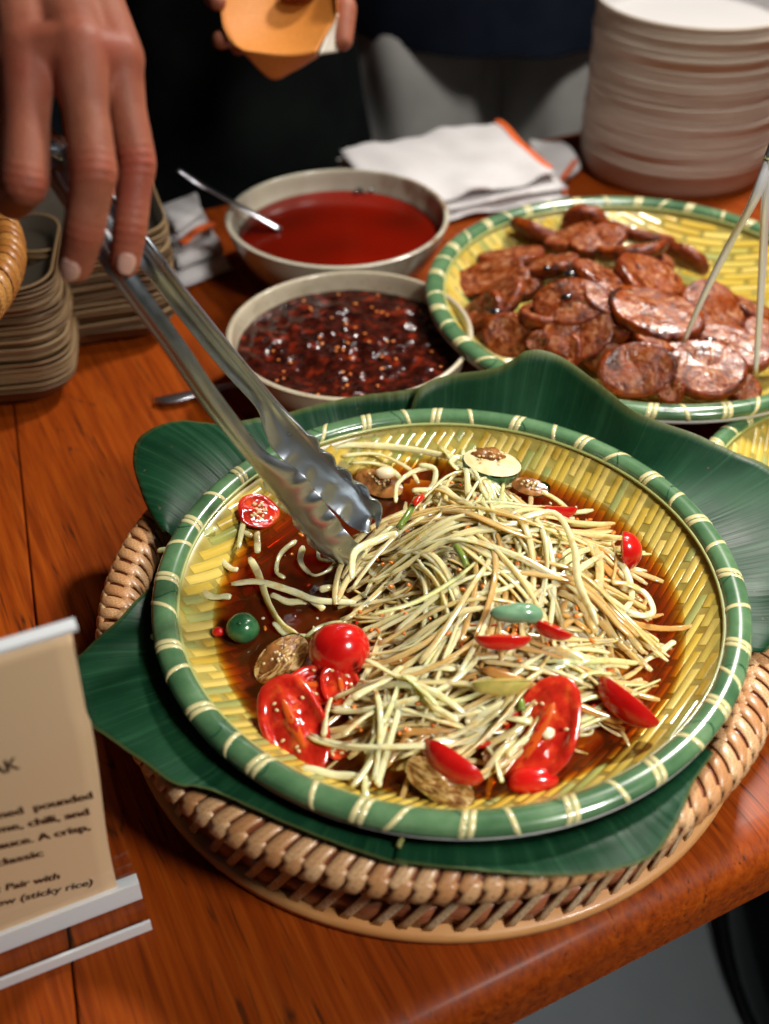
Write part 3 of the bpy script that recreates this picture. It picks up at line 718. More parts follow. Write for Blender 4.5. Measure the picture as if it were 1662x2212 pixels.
# ---- vegetables in the dressing
def orient(t, loc, x, z): t.matrix_world = frame_m(loc, x, z)
def dirpx(a, b, z):
    p, q = at_z(*a, z), at_z(*b, z); return nrm(q - p), np.linalg.norm(q - p), (p + q)/2
CAMV = lambda p: nrm(np.array([0, 0, CZ]) - p)
def tomato_half(name, label, a, b, wid, h, face, dzz=.0, depth=.5, seeds=True, cat='tomato', core=True):
    """half cherry tomato; long axis from pixel a to b; wid as share of length; face: world vector of the cut face"""
    d, L, c = dirpx(a, b, h); t = thing(name, label, cat); L *= .5; W = L*wid; D = W*depth*2
    n, m = 28, 9; V, F = [], []
    for j in range(m + 1):
        ph = (PI/2)*j/m
        for i in range(n):
            q = 2*PI*i/n; lob = 1 + .03*math.sin(3*q + 1) + .02*math.sin(5*q + L*900)
            V.append((L*math.cos(q)*math.cos(ph)*lob, W*math.sin(q)*math.cos(ph)*lob, -D*math.sin(ph)))
    for j in range(m):
        for i in range(n): F.append((j*n + i, (j + 1)*n + i, (j + 1)*n + (i + 1) % n, j*n + (i + 1) % n))
    obj('skin', V, F, M_TSKIN, t)
    V, F = [], []; rings = [1, .97, .90, .84, .76, .66, .55, .44, .33, .22, .11, .02]
    for r in rings:
        for i in range(n):
            q = 2*PI*i/n; lob = 1 + .03*math.sin(3*q + 1) + .02*math.sin(5*q + L*900); x, y = L*r*math.cos(q)*lob, W*r*math.sin(q)*lob
            loc_ = max(0, min(1, (.86 - r)/.2)); gel = D*(.16*(1 - r*r) - .20*loc_*(abs(math.sin(q))**1.5)*(r > .12) + .09*mnoise.noise(Vector((x*230, y*230, L*999)))*(r < .9))
            V.append((x, y, gel + .03*D*(1 if .8 < r < .98 else 0)))
    for j in range(len(rings) - 1):
        for i in range(n): F.append((j*n + i, j*n + (i + 1) % n, (j + 1)*n + (i + 1) % n, (j + 1)*n + i))
    obj('flesh', V, F, M_TFLESH, t)
    if core: V, F = ball(12, 7, L*.55, W*.15, D*.06); obj('core', V + np.array([0, 0, .11*D]), F, M_TCORE, t)
    if seeds:
        g = Geo()
        for k in range(7 if core else 22):
            q = rng.uniform(0, 2*PI); r = rng.uniform(.35, .7) if core else rng.uniform(.0, .5); V, F = ball(6, 5, .0015, .0010, .0006); a = rng.uniform(0, 6)
            V = V @ np.array([[math.cos(a), math.sin(a), 0], [-math.sin(a), math.cos(a), 0], [0, 0, 1]]); g.add(V + np.array([L*r*math.cos(q), W*r*math.sin(q), .08*D]), F)
        s = g.build('seed', M_SEED, t); s['kind'] = 'stuff'
    orient(t, c + np.array([0, 0, dzz]), d, face); return t
def tomato_whole(label, a, b, wid, h, hgt=.9, up=(0, 0, 1)):
    d, L, c = dirpx(a, b, h); t = thing('cherry_tomato', label, 'tomato'); L *= .5
    V, F = ball(26, 18, L, L*wid, L*hgt); V = np.array(V); V *= (1 + .03*vnoise(V, 60, 4))[:, None]
    obj('skin', V, F, M_TSKIN, t); orient(t, c, d, up); return t
up = np.array([0, 0, 1.]); SU = SURF
tomato_whole('smooth shiny whole-looking red cherry tomato left of the papaya heap', (668, 1412), (802, 1402), .88, SU + .015, 1.0)
tomato_half('cherry_tomato_half', 'long cherry tomato half lying cut side up at the front left with an orange core', (600, 1478), (672, 1655), .60, SU + .009, nrm(CAMV(at_z(632, 1565, SU)) + np.array([-.25, .1, .3])))
tomato_half('cherry_tomato_half', 'cut tomato half with orange pulp just below the shiny whole tomato', (622, 1490), (735, 1470), .85, SU + .010, nrm(CAMV(at_z(680, 1480, SU)) + np.array([.1, .3, .5])))
tomato_half('cherry_tomato_piece', 'small red tomato piece wedged against the underside of the shiny whole tomato', (720, 1440), (752, 1520), .8, SU + .011, nrm(np.array([.3, -.5, .9])))
tomato_half('cherry_tomato_half', 'large tomato half with garlic bits in its cut face at the front of the heap', (1100, 1668), (1230, 1500), .62, SU + .016, nrm(CAMV(at_z(1170, 1590, SU)) + np.array([-.3, .0, .3])))
tomato_half('cherry_tomato_wedge', 'bright red tomato wedge skin side up at the right front with a white glint', (1308, 1462), (1406, 1580), .58, SU + .016, nrm(np.array([.60, .50, .38])), .004)
tomato_half('cherry_tomato_half', 'red tomato half in the brown dressing on the right side of the heap', (1300, 1195), (1392, 1205), .86, SU + .016, nrm(np.array([-.6, .1, -.1])), .004)
tomato_half('cherry_tomato_half', 'cut tomato slice with white seeds half hidden behind the front tong arm', (512, 1100), (605, 1108), .80, SU + .011, nrm(CAMV(at_z(550, 1105, SU)) + np.array([.35, .1, .2])), depth=.4, core=False)
tomato_half('cherry_tomato_wedge', 'thin red tomato wedge lying on the heap under the grey-green eggplant piece', (1022, 1366), (1145, 1385), .40, SU + .044, nrm(np.array([0, .6, .6])), depth=.6)
tomato_half('cherry_tomato_piece', 'red tomato scrap beside the grey-green eggplant piece on the heap', (1150, 1330), (1235, 1375), .55, SU + .044, nrm(np.array([.3, .5, .6])))
tomato_half('cherry_tomato_wedge', 'red tomato wedge leaning on the wrinkled yellow eggplant slice in front', (915, 1610), (1045, 1690), .58, SU + .013, nrm(np.array([.55, .7, .22])), .004)
tomato_half('cherry_tomato_piece', 'sunken red tomato half at the front under the dressing', (1095, 1692), (1205, 1680), .55, SU + .001, nrm(np.array([0, .5, -.6])))
tomato_half('cherry_tomato_piece', 'small dark red tomato bit between shreds at the front left', (708, 1625), (755, 1622), .8, SU + .005, nrm(np.array([0, -.2, 1])))
tomato_half('cherry_tomato_piece', 'sunken tomato piece beside the bright red wedge at the right', (1265, 1525), (1345, 1550), .6, SU + .003, nrm(np.array([0, .5, -.6])))
tomato_half('cherry_tomato_half', 'tomato pieces peeping out behind the heap at the right back', (1130, 1085), (1245, 1112), .5, SU + .024, nrm(np.array([0, .5, .5])))
tomato_half('cherry_tomato_piece', 'tiny red tomato scrap next to the dark green pea eggplant', (458, 1366), (486, 1364), .8, SU + .003, nrm(np.array([0, .3, -.8])), seeds=False)
tomato_half('cherry_tomato_piece', 'red tomato scrap under the shreds below the wedge and eggplant slice', (985, 1600), (1060, 1605), .4, SU + .014, nrm(np.array([0, .3, .8])))
# pea eggplant
d, L, c = dirpx((489, 1356), (561, 1356), SU + .006); t = thing('pea_eggplant', 'dark green round pea eggplant floating in the dressing at the left', 'eggplant', c)
V, F = ball(20, 14, L/2, L/2, L/2*.86); V = np.array(V)*(1 + .03*vnoise(np.array(V), 90, 3))[:, None]; obj('skin', V, F, M_EGGSKIN, t)
V, F = ball(8, 5, .0012, .0012, .0006); obj('stem_scar', V + np.array([-.001, -.004, L/2*.80]), F, M_NODE, t)
def egg_wedge(label, a, b, wid, hgt, h, face, fl, sk, seedmat=None, wr=0, dz=0, rx=None):
    """half-moon eggplant wedge: skin dome with a flat flesh cut and seed bed"""
    d, L, c = dirpx(a, b, h); t = thing('eggplant_wedge', label, 'eggplant'); L *= .5; W, D = L*wid, L*hgt; n, m = 28, 8
    V, F = [], []
    for j in range(m + 1):
        ph = (PI/2)*j/m
        for i in range(n): q = 2*PI*i/n; V.append((L*math.cos(q)*math.cos(ph), W*math.sin(q)*math.cos(ph), -D*math.sin(ph)))
    for j in range(m):
        for i in range(n): F.append((j*n + i, (j + 1)*n + i, (j + 1)*n + (i + 1) % n, j*n + (i + 1) % n))
    V = np.array(V); V += (vnoise(V, 150, 2)*.0007)[:, None]; obj('skin', V, F, sk, t)
    V, F = [], []; rg = np.linspace(1, .02, 12)
    for r in rg:
        for i in range(n):
            q = 2*PI*i/n; V.append((L*.985*r*math.cos(q), W*.985*r*math.sin(q), .0006 + wr*.0022*mnoise.noise(Vector((L*r*math.cos(q)*90, W*r*math.sin(q)*260, L*900))) + .0012*(1 - r*r)))
    for j in range(11):
        for i in range(n): F.append((j*n + i, j*n + (i + 1) % n, (j + 1)*n + (i + 1) % n, (j + 1)*n + i))
    obj('flesh', V, F, fl, t)
    if seedmat:
        V, F = ball(18, 10, L*.55, W*.5, D*.16 + .001); V = np.array(V); V *= (1 + .2*vnoise(V, 260, 5))[:, None]; obj('seed_bed', V + np.array([-.18*L, W*.42, .0005]), F, seedmat, t)
        g = Geo()
        for k in range(14):
            V, F = ball(6, 4, .0013, .0010, .0007); g.add(V + np.array([rng.uniform(-.6, .4)*L, rng.uniform(-.3, .6)*W, D*.15 + .0014]), F)
        s = g.build('seed', M_SEED, t); s['kind'] = 'stuff'
    orient(t, c + np.array([0, 0, dz]), d, face); return t
egg_wedge('cream fleshed eggplant wedge with dark green skin standing behind the heap', (1000, 992), (1128, 1008), .80, .80, SU + .026, nrm(np.array([.12, .05, 1.])), M_EGGFLESH, M_EGGSKIN, M_EGGSEED)
egg_wedge('seedy brown eggplant piece left of the shiny whole tomato', (560, 1465), (655, 1385), .60, .5, SU + .006, nrm(CAMV(at_z(610, 1425, SU))), M_SOAK, M_EGGSKIN, M_EGGSEED, .6)
egg_wedge('wrinkled yellow eggplant slice under the red wedge at the front', (882, 1650), (1020, 1735), .50, .35, SU + .010, nrm(np.array([-.2, -.55, .7])), M_SOAK, M_EGGYEL, None, 1.6, .001)
egg_wedge('grey-green eggplant piece skin side up on top of the heap', (1060, 1326), (1172, 1322), .42, .40, SU + .050, nrm(np.array([0, .35, -.8])), M_EGGFLESH, M_EGGPALE)
egg_wedge('yellow-green eggplant wedge half buried in the lower heap', (1022, 1482), (1148, 1462), .42, .5, SU + .040, nrm(np.array([0, .5, .5])), M_EGGYEL, M_EGGYEL)
egg_wedge('brown seedy eggplant piece behind the cream wedge at the plate back', (1105, 1045), (1185, 1060), .55, .4, SU + .008, nrm(np.array([0, -.3, .9])), M_EGGSEED, M_EGGSKIN, M_EGGSEED, .5)
egg_wedge('brown soaked eggplant piece beside the back tong tip', (770, 1030), (870, 1060), .6, .4, SU + .005, nrm(np.array([0, -.3, .9])), M_EGGSEED, M_EGGSKIN, M_EGGSEED, .5)
def bean(label, a, b, h):
    q = smoothline([at_z(*a, h), at_z((a[0] + b[0])/2 + 2, (a[1] + b[1])/2, h + .0015), at_z(*b, h)], 8)
    return tag(obj('long_bean', *sweep(q, circ(.0022, 8)), M_BEAN), label, 'long bean')
bean('olive green long bean stick behind the tongs on the heap', (862, 1140), (900, 1078), SU + .034)
bean('short green bean stick in the middle of the heap', (985, 1180), (1008, 1222), SU + .052)
bean('green bean end low on the heap near the wedge', (1120, 1500), (1128, 1535), SU + .022)
tag(obj('chili_ring', *sweep(smoothline([at_z(893, 1090, SU + .038), at_z(903, 1080, SU + .04), at_z(912, 1073, SU + .039)], 6), circ(.0022, 8)), M_CHILI), 'small red chili piece above the green bean stick', 'chili')
tag(obj('garlic_clove', *(lambda q: (q[0] + at_z(832, 1022, SU + .012), q[1]))(ball(14, 9, .007, .005, .004)), M_GARLIC), 'white garlic chunk beside the back tong tip', 'garlic')
tag(obj('garlic_clove', *(lambda q: (q[0] + at_z(1182, 1578, SU + .017), q[1]))(ball(10, 7, .0045, .006, .0022)), M_GARLIC), 'garlic chip on the cut face of the large tomato half', 'garlic')
# flecks of garlic, chili and seeds over everything
for nm, mt, n_, s0, lb in (('garlic_flecks', M_GARLIC, 150, .0012, 'tiny garlic flecks and seeds sprinkled over the salad'), ('chili_flecks', M_CARROTY, 200, .0019, 'tiny orange chili flecks sprinkled over the salad'), ('red_chili_flecks', M_CHILI, 40, .0013, 'tiny red chili flecks sprinkled over the salad')):
    g = Geo()
    for k in range(n_):
        x, y, h = sample_xy()
        if rng.uniform() < .35: x, y = BC[0] + rng.uniform(-.12, .12), BC[1] + rng.uniform(-.12, .10)
        z = SURF + float(mound(x, y)) + rng.uniform(.001, .006) if mound(x, y) > .006 else SURF + .0002
        V, F = ball(6, 5, s0*rng.uniform(.6, 1.6), s0*rng.uniform(.5, 1), s0*.5); a = rng.uniform(0, 6)
        V = V @ np.array([[math.cos(a), math.sin(a), 0], [-math.sin(a), math.cos(a), 0], [0, 0, 1]])
        if math.hypot(x - BC[0], y - BC[1]) < .14: g.add(V + np.array([x, y, z]), F)
    o = g.build(nm, mt); tag(o, lb, 'seasoning', kind='stuff')
# ================================================================== SAUCE BOWLS
def bowl(name, label, x, y, R, H, mat):
    t = thing(name, label, 'bowl', (x, y, 0)); f = R*.52
    pf = [(.001, .006), (f*.8, .0055), (f*.86, .0), (f, .0), (f*1.02, .006), (R*.78, H*.34), (R*.93, H*.68), (R*.985, H*.97), (R*.99, H), (R*.965, H + .001), (R*.945, H*.97), (R*.90, H*.68), (R*.74, H*.36), (R*.45, H*.17), (.001, H*.15)]
    pf = [tuple(v) for v in smoothline(pf[4:], 40)] ; pf = [(.001, .006), (f*.8, .0055), (f*.86, .0), (f, .0)] + pf
    V, F = lathe(pf, 96); V = np.array(V); V[:, 2] += .0009*np.sin(np.arctan2(V[:, 1], V[:, 0])*2 + R*60)*np.clip(V[:, 2]/H, 0, 1)
    obj('bowl_body', V, F, mat, t); return t
B1 = (-.047, 1.040, .1125, .072); B2 = (-.0295, .822, .1058, .070)
bowl('sauce_bowl', 'grey stoneware bowl of smooth red sauce with a brown splash inside its rim', *B1, M_BOWL2)
bowl('sauce_bowl', 'grey stoneware bowl of dark lumpy chili paste nearest the big plate', *B2, M_BOWL)
V, F = lathe([(.0005, .0520), (.06, .0520), (.092, .0522), (.0985, .0530), (.1015, .0520), (.085, .040), (.0005, .038)], 96)
F.append(tuple(i*7 for i in range(96))[::-1]); tag(obj('red_sauce', V, F, M_RED, loc=(B1[0], B1[1], 0)), 'smooth glossy deep red chili sauce in the far bowl', 'sauce')
n = 110; rg = np.linspace(0, .0975, 46); P = np.zeros((n + 1, 46, 3)); th = np.linspace(0, 2*PI, n + 1)
P[..., 0] = B2[0] + rg[None]*np.cos(th)[:, None]; P[..., 1] = B2[1] + rg[None]*np.sin(th)[:, None]
q = P.reshape(-1, 3); hgt = .0050*pnoise(q*[1, 1, 0], 45, 3) + .0026*pnoise(q*[1, 1, 0], 120, 4) + .0016*pnoise(q*[1, 1, 0], 300, 5); cr = at_z(650, 790, .055)
hgt -= .010*np.exp(-((q[:, 0] - cr[0])**2 + (q[:, 1] - cr[1])**2)/.022**2); ed = np.clip((.0975 - np.hypot(q[:, 0] - B2[0], q[:, 1] - B2[1]))/.012, 0, 1)
P[..., 2] = (.0545 + hgt*(.2 + .8*ed)).reshape(n + 1, 46)
tag(sheet('chili_paste', P[::-1], M_PASTE, thick=.012), 'dark roasted chili paste with red flecks and a spoon hollow in the near bowl', 'sauce')
g = Geo()
for k in range(50):
    a, r = rng.uniform(0, 6.28), .088*math.sqrt(rng.uniform()); V, F = ball(7, 5, rng.uniform(.001, .0028), .0015, .0008); b = rng.uniform(0, 6)
    V = V @ np.array([[math.cos(b), math.sin(b), 0], [-math.sin(b), math.cos(b), 0], [0, 0, 1]]); g.add(V + np.array([B2[0] + r*math.cos(a), B2[1] + r*math.sin(a), .0565 + rng.uniform(-.002, .002)]), F)
tag(g.build('chili_seeds', M_CARROTY), 'orange chili seeds and skins flecking the dark paste', 'chili', kind='stuff')
for (a, b, c) in (((765, 418), (775, 408), (785, 416)), ((800, 415), (807, 406), (814, 404))):
    tag(obj('dried_chili', *sweep(smoothline([at_z(*a, .054), at_z(*b, .056), at_z(*c, .055)], 8), circ(.0016, 7)), M_CHAR), 'dark dried chili curl floating at the back edge of the red sauce', 'chili', 'dried chili curls in the red sauce')
def spoon(name, label, pts, widths, tip=True):
    t = thing(name, label, 'spoon', pts[0]); p = smoothline(pts, 26) - np.array(pts[0]); s = np.interp(np.linspace(0, 1, 26), np.linspace(0, 1, len(widths)), widths)
    sc = np.stack([s, np.ones(26)], 1); V, F = sweep(p, [(-.5, .0), (-.4, .0013), (0, .0019), (.4, .0013), (.5, 0), (.35, -.0006), (-.35, -.0006)], scale=sc); obj('handle', V, F, M_STEEL2, t); return t, p
t, p = spoon('sauce_spoon', 'thin steel spoon handle standing out of the red sauce bowl to the left', [at_z(383, 366, .118), at_z(440, 402, .102), at_z(520, 447, .076), at_z(608, 497, .0535)], [.007, .0125, .0115, .0095, .008])
V, F = ball(16, 9, .012, .019, .003); e = np.array(p[-1]); obj('spoon_bowl', V*.8 + e + np.array([.012, -.004, -.006]), F, M_STEEL2, t)
t, p = spoon('paste_spoon', 'flat steel spoon handle lying on the table left of the dark paste bowl', [at_z(336, 864, .005), at_z(370, 862, .006), at_z(430, 848, .007), at_z(520, 829, .008), at_z(610, 812, .008)], [.006, .0135, .0145, .0105, .008, .0075, .007])
V, F = ball(16, 9, .016, .011, .003); obj('spoon_bowl', V + p[-1] + np.array([.012, .002, .001]), F, M_STEEL2, t)

# ================================================================== SAUSAGE SLICES
def slice_mesh(seed):
    r_ = np.random.default_rng(seed); n = 30; rad = 1 + .08*np.sin(2*np.linspace(0, 2*PI, n, False) + r_.uniform(0, 6)) + .03*r_.normal(size=n)
    rad = np.convolve(np.concatenate([rad[-2:], rad, rad[:2]]), np.ones(5)/5, 'valid')
    pf = [(.001, -.34), (.8, -.34), (.97, -.24), (1.02, 0), (.99, .22), (.93, .30), (.86, .31), (.6, .345), (.3, .36), (.001, .36)]; V, F, mi = [], [], []
    for r, z in pf:
        for i in range(n):
            a = 2*PI*i/n; V.append((1.16*r*rad[i]*math.cos(a), .90*r*rad[i]*math.sin(a), z))
    V = np.array(V); V[:, 2] += .07*vnoise(V, 3.2, seed)*(V[:, 2] > .25) + .16*V[:, 0]**2*r_.uniform(-1., 1.2); V[:, :2] *= (1 + .02*vnoise(V, 4, seed + 9))[:, None]
    for j in range(len(pf) - 1):
        for i in range(n): F.append((j*n + i, j*n + (i + 1) % n, (j + 1)*n + (i + 1) % n, (j + 1)*n + i)); mi.append(1 if j < 6 else 0)
    me = mesh('sausage_slice', V*.02, F, M_MEAT); me.materials.append(M_CASE); me.polygons.foreach_set('material_index', mi); return me
SM = [slice_mesh(s) for s in range(8)]
SL = [  # crop position, half axes in pixels, height, tilt (x, y), turn, label
    (630, 1140, 36, 26, .030, (.1, .5), 0, 'dark sausage slice at the very back of the heap'), (430, 1220, 56, 24, .026, (-.1, .3), .2, 'long dark sausage slice at the back left of the heap'),
    (560, 1235, 40, 26, .034, (0, .2), .5, 'sausage slice between the two dark back slices'), (880, 1210, 62, 26, .030, (.1, .25), -.3, 'long pinkish sausage slice at the back right of the heap'),
    (700, 1245, 46, 26, .042, (.2, 0), .2, 'sausage slice on the back ridge of the heap'), (1150, 1320, 44, 22, .022, (.6, .3), -.6, 'reddish sausage slice lying apart on the right back of the plate'),
    (870, 1305, 52, 34, .050, (.1, .1), .1, 'glossy sausage slice behind the middle of the heap'), (1000, 1330, 34, 24, .040, (.4, .2), -.5, 'small shiny sausage slice right of the back ridge'),
    (470, 1370, 42, 36, .050, (-.2, -.1), .6, 'sausage slice with a black charred fold in the upper middle'), (250, 1330, 52, 26, .026, (-.4, .2), .4, 'flat brown sausage slice at the upper left edge'),
    (130, 1440, 58, 34, .022, (-.3, -.1), .1, 'broad sausage slice at the left edge of the heap'), (700, 1430, 50, 44, .066, (.1, -.15), .3, 'topmost sausage slice with a dark charred spot beside it'),
    (960, 1440, 60, 42, .056, (.25, -.1), -.2, 'large coarse sausage slice right of the topmost slice'), (330, 1460, 30, 30, .040, (-.2, -.5), .3, 'small red sausage end left of the charred fold'),
    (160, 1580, 56, 34, .028, (-.3, -.3), .2, 'dull sausage slice in the second row at the left'), (560, 1560, 60, 46, .062, (-.1, -.25), .2, 'wide amber sausage slice in the centre of the heap'),
    (740, 1540, 40, 34, .064, (.2, -.3), .7, 'small amber sausage slice right of the wide centre slice'), (440, 1620, 44, 44, .048, (-.3, -.4), .9, 'sausage slice below the wide centre slice'),
    (250, 1720, 40, 66, .034, (-.5, -.65), -.3, 'tall upright sausage slice with a dark top near the paste bowl'), (400, 1750, 18, 38, .040, (-.3, -.8), .1, 'narrow glinting sausage edge in the front left'),
    (600, 1690, 60, 62, .048, (.05, -.75), .1, 'big upright orange sausage slice in the front middle'), (810, 1640, 44, 44, .054, (-.3, -.5), .3, 'orange sausage slice behind the front row middle'),
    (990, 1620, 72, 48, .058, (.1, -.2), -.1, 'largest pale topped sausage slice left of the steel tong tip'), (1290, 1590, 54, 46, .040, (.25, -.3), .2, 'rough sausage slice between the two steel tong arms'),
    (1190, 1540, 36, 30, .038, (.1, .1), .3, 'sausage slice behind the left steel tong arm'), (1480, 1600, 40, 36, .030, (.3, -.1), 0, 'sausage slice behind the right steel tong arm'),
    (900, 1900, 56, 58, .040, (.0, -.95), .1, 'upright round sausage slice facing the camera in the front row'), (1250, 1900, 60, 62, .040, (.15, -.80), -.5, 'pale faced round sausage slice nearest the steel tongs tip'),
    (1080, 2010, 22, 40, .030, (-.6, -.7), .2, 'dark sausage edge between the two front round slices'), (1140, 1740, 50, 36, .046, (.2, -.5), -.5, 'shiny charred sausage slice above the pale faced one'),
    (1390, 1800, 58, 36, .036, (.35, -.5), -.5, 'curved red sausage slice under the right tong arm'), (1560, 1730, 40, 50, .030, (.4, -.5), .2, 'sausage slice at the right frame edge'),
    (1440, 2000, 30, 26, .026, (.4, -.6), 0, 'small sausage piece at the lower right of the front row'), (760, 1800, 46, 46, .034, (-.2, -.85), .4, 'sausage slice leaning behind the banana leaf peak'),
    (480, 1830, 44, 44, .028, (-.3, -.8), .1, 'dark sausage slice low behind the banana leaf'), (120, 1640, 44, 40, .022, (-.5, -.4), .3, 'dark sausage slice beside the paste bowl rim'),
    (1010, 1740, 44, 40, .050, (-.1, -.6), .4, 'amber sausage slice under the largest slice'), (1330, 1720, 40, 30, .040, (.2, -.3), 1.2, 'charred sausage slice in the right middle')]
r2 = np.random.default_rng(21)
for k, (cx, cy, a, b, h, tl_, turn, lb) in enumerate(SL):
    px, py = 997.3 + cx*.4208, cy*.4208; p = at_z(px, py, .040 + h); d = p[1]*cs - (p[2] - CZ)*sn; S = d/FPX
    N = nrm(np.array([tl_[0], tl_[1] + .12, .75]) + r2.normal(size=3)*.22); o = link('sausage_slice', SM[k % 8]); tag(o, lb, 'sausage slice', 'grilled sausage slices heaped on the bamboo plate')
    vis = max(.35, abs(np.dot(N, CAMV(p)))); sa = a*S/.02*1.24; sb = min(b*S/.02/max(.6, vis)*1.20, sa*1.15)
    M = frame_m(p, np.array([math.cos(turn), math.sin(turn), 0]), N) @ Matrix.Rotation(0, 4, 'Z') @ Matrix.Diagonal((sa, sb, .95, 1)); o.matrix_world = M
for px, py, z, s in ((1232, 590, .118, .006), (1182, 578, .10, .004), (1225, 640, .11, .005), (1070, 672, .085, .006), (1395, 690, .10, .004), (1533, 735, .085, .006)):
    p = at_z(px, py, z); V, F = ball(10, 7, s, s*.7, s*.4); tag(obj('charred_bit', V + p, F, M_CHAR), 'black charred skin bit on the sausage heap', 'char', 'black charred bits on the sausages')
# wire-thin serving tongs standing in the sausages
M_STEELB = MT('satin_steel', (.78, .79, .82), .28, .15, coat=.5).m
t = thing('serving_tongs', 'narrow steel serving tongs standing in the sausage heap at the right edge', 'tongs', at_z(1478, 738, .10)); o0 = np.array(t.location)
for pts in ([at_z(1478, 738, .100), at_z(1520, 640, .145), at_z(1575, 530, .19), at_z(1630, 430, .235), at_z(1668, 330, .265)], [at_z(1632, 805, .080), at_z(1640, 700, .125), at_z(1648, 560, .18), at_z(1655, 440, .23), at_z(1672, 330, .266)]):
    q = smoothline(pts, 24) - o0; s = np.linspace(.55, 1.1, 24); obj('tong_arm', *sweep(q, circ(.0042, 10, .0026), scale=np.stack([s, s], 1), up=(.3, -.8, .5)), M_STEELB, t)
q = smoothline([at_z(1660, 345, .262), at_z(1680, 300, .275), at_z(1690, 345, .262)], 12) - o0; obj('hinge', *sweep(q, rrect(.008, .003, .4), up=(.3, -.8, .5)), M_STEEL, t)

# ================================================================== SALAD TONGS
def depth_z(px, py, z): return (z - CZ)/ray(px, py)[2]
A1 = [(105, 372), (180, 485), (250, 595), (365, 752), (445, 868), (525, 968), (595, 1047), (648, 1114), (700, 1182), (748, 1248)]
A2 = [(132, 325), (230, 430), (325, 546), (413, 661), (505, 775), (575, 857), (634, 931), (694, 998), (752, 1052), (808, 1094)]
def arm_line(A, d0, d1):
    A = np.array(A, float); s = np.concatenate([[0], np.cumsum(np.hypot(*np.diff(A, axis=0).T))]); s /= s[-1]; dd = np.interp(s, [0, .28, 1], [d0 - .012, d0, d1])
    return smoothline([at_d(x, y, d) for (x, y), d in zip(A, dd)], 90)
C1 = arm_line(A1, .541, depth_z(748, 1248, SURF + .006)); C2 = arm_line(A2, .580, depth_z(806, 1096, SURF + .020))
tongs = thing('salad_tongs', 'shiny steel tongs with scalloped tips pinching the papaya salad', 'tongs', C1[-1]); T0 = np.array(tongs.location)
def tong_arm(C, inner):
    n = len(C); L = np.concatenate([[0], np.cumsum(np.linalg.norm(np.diff(C, axis=0), axis=1))]); Lt = L[-1]; T = np.gradient(C, axis=0); vs = np.array([-1, -.97, -.9, -.72, -.5, -.3, -.1, .1, .3, .5, .72, .9, .97, 1]); P = np.zeros((n, len(vs), 3))
    for i in range(n):
        t = nrm(T[i]); N = nrm(inner - t*np.dot(inner, t)); B = np.cross(t, N); rem = Lt - L[i]; hd = np.clip((.112 - rem)/.034, 0, 1); hd = hd*hd*(3 - 2*hd)
        w = .0134 + .0030*np.clip((Lt - rem)/Lt, 0, 1); neck = math.exp(-((rem - .118)/.018)**2); w -= .0024*neck
        ph = (.086 - rem)/.0172; sc = abs(math.sin(PI*ph)) if rem < .086 else .5; w += hd*(.0100 + .0066*sc)
        if rem < .016: w *= math.sqrt(max(.02, 1 - (1 - rem/.016)**2))*.85 + .15
        for k, v in enumerate(vs):
            ch = .0052*(abs(v)**5); rib = -.0016*math.exp(-((v + .30)/.16)**2)*np.clip((rem - .012)/.01, 0, 1) - .0012*math.exp(-((v - .38)/.16)**2)*(1 - hd)
            sp = .0090*v*v - .0028*(sc - .5)*(max(0, abs(v) - .45)/.55)**1.2 + .010*np.clip(1 - rem/.030, 0, 1)**2
            P[i, k] = C[i] + B*v*w/2 + N*((1 - hd)*ch + hd*sp + rib) - T0
    return P
gv = nrm(.55*(.78*np.array([1, 0, 0]) + .63*np.array([0, sn, cs])) + .83*np.array([0, cs, -sn]))
sheet('tong_arm', tong_arm(C1, gv), M_STEEL, tongs, thick=.0010); sheet('tong_arm', tong_arm(C2, -gv)[:, ::-1], M_STEEL, tongs, thick=.0010)
hp = np.stack([C1[0] - gv*.003, C1[0]*.7 + C2[0]*.3 + nrm(C1[0] - C1[8])*.016, C2[0]*.7 + C1[0]*.3 + nrm(C2[0] - C2[8])*.016, C2[0] + gv*.003]) - T0
obj('hinge', *sweep(smoothline(hp, 16), rrect(.017, .0018, .4), up=np.cross(nrm(C1[0] - C1[8]), gv)), M_STEEL, tongs)

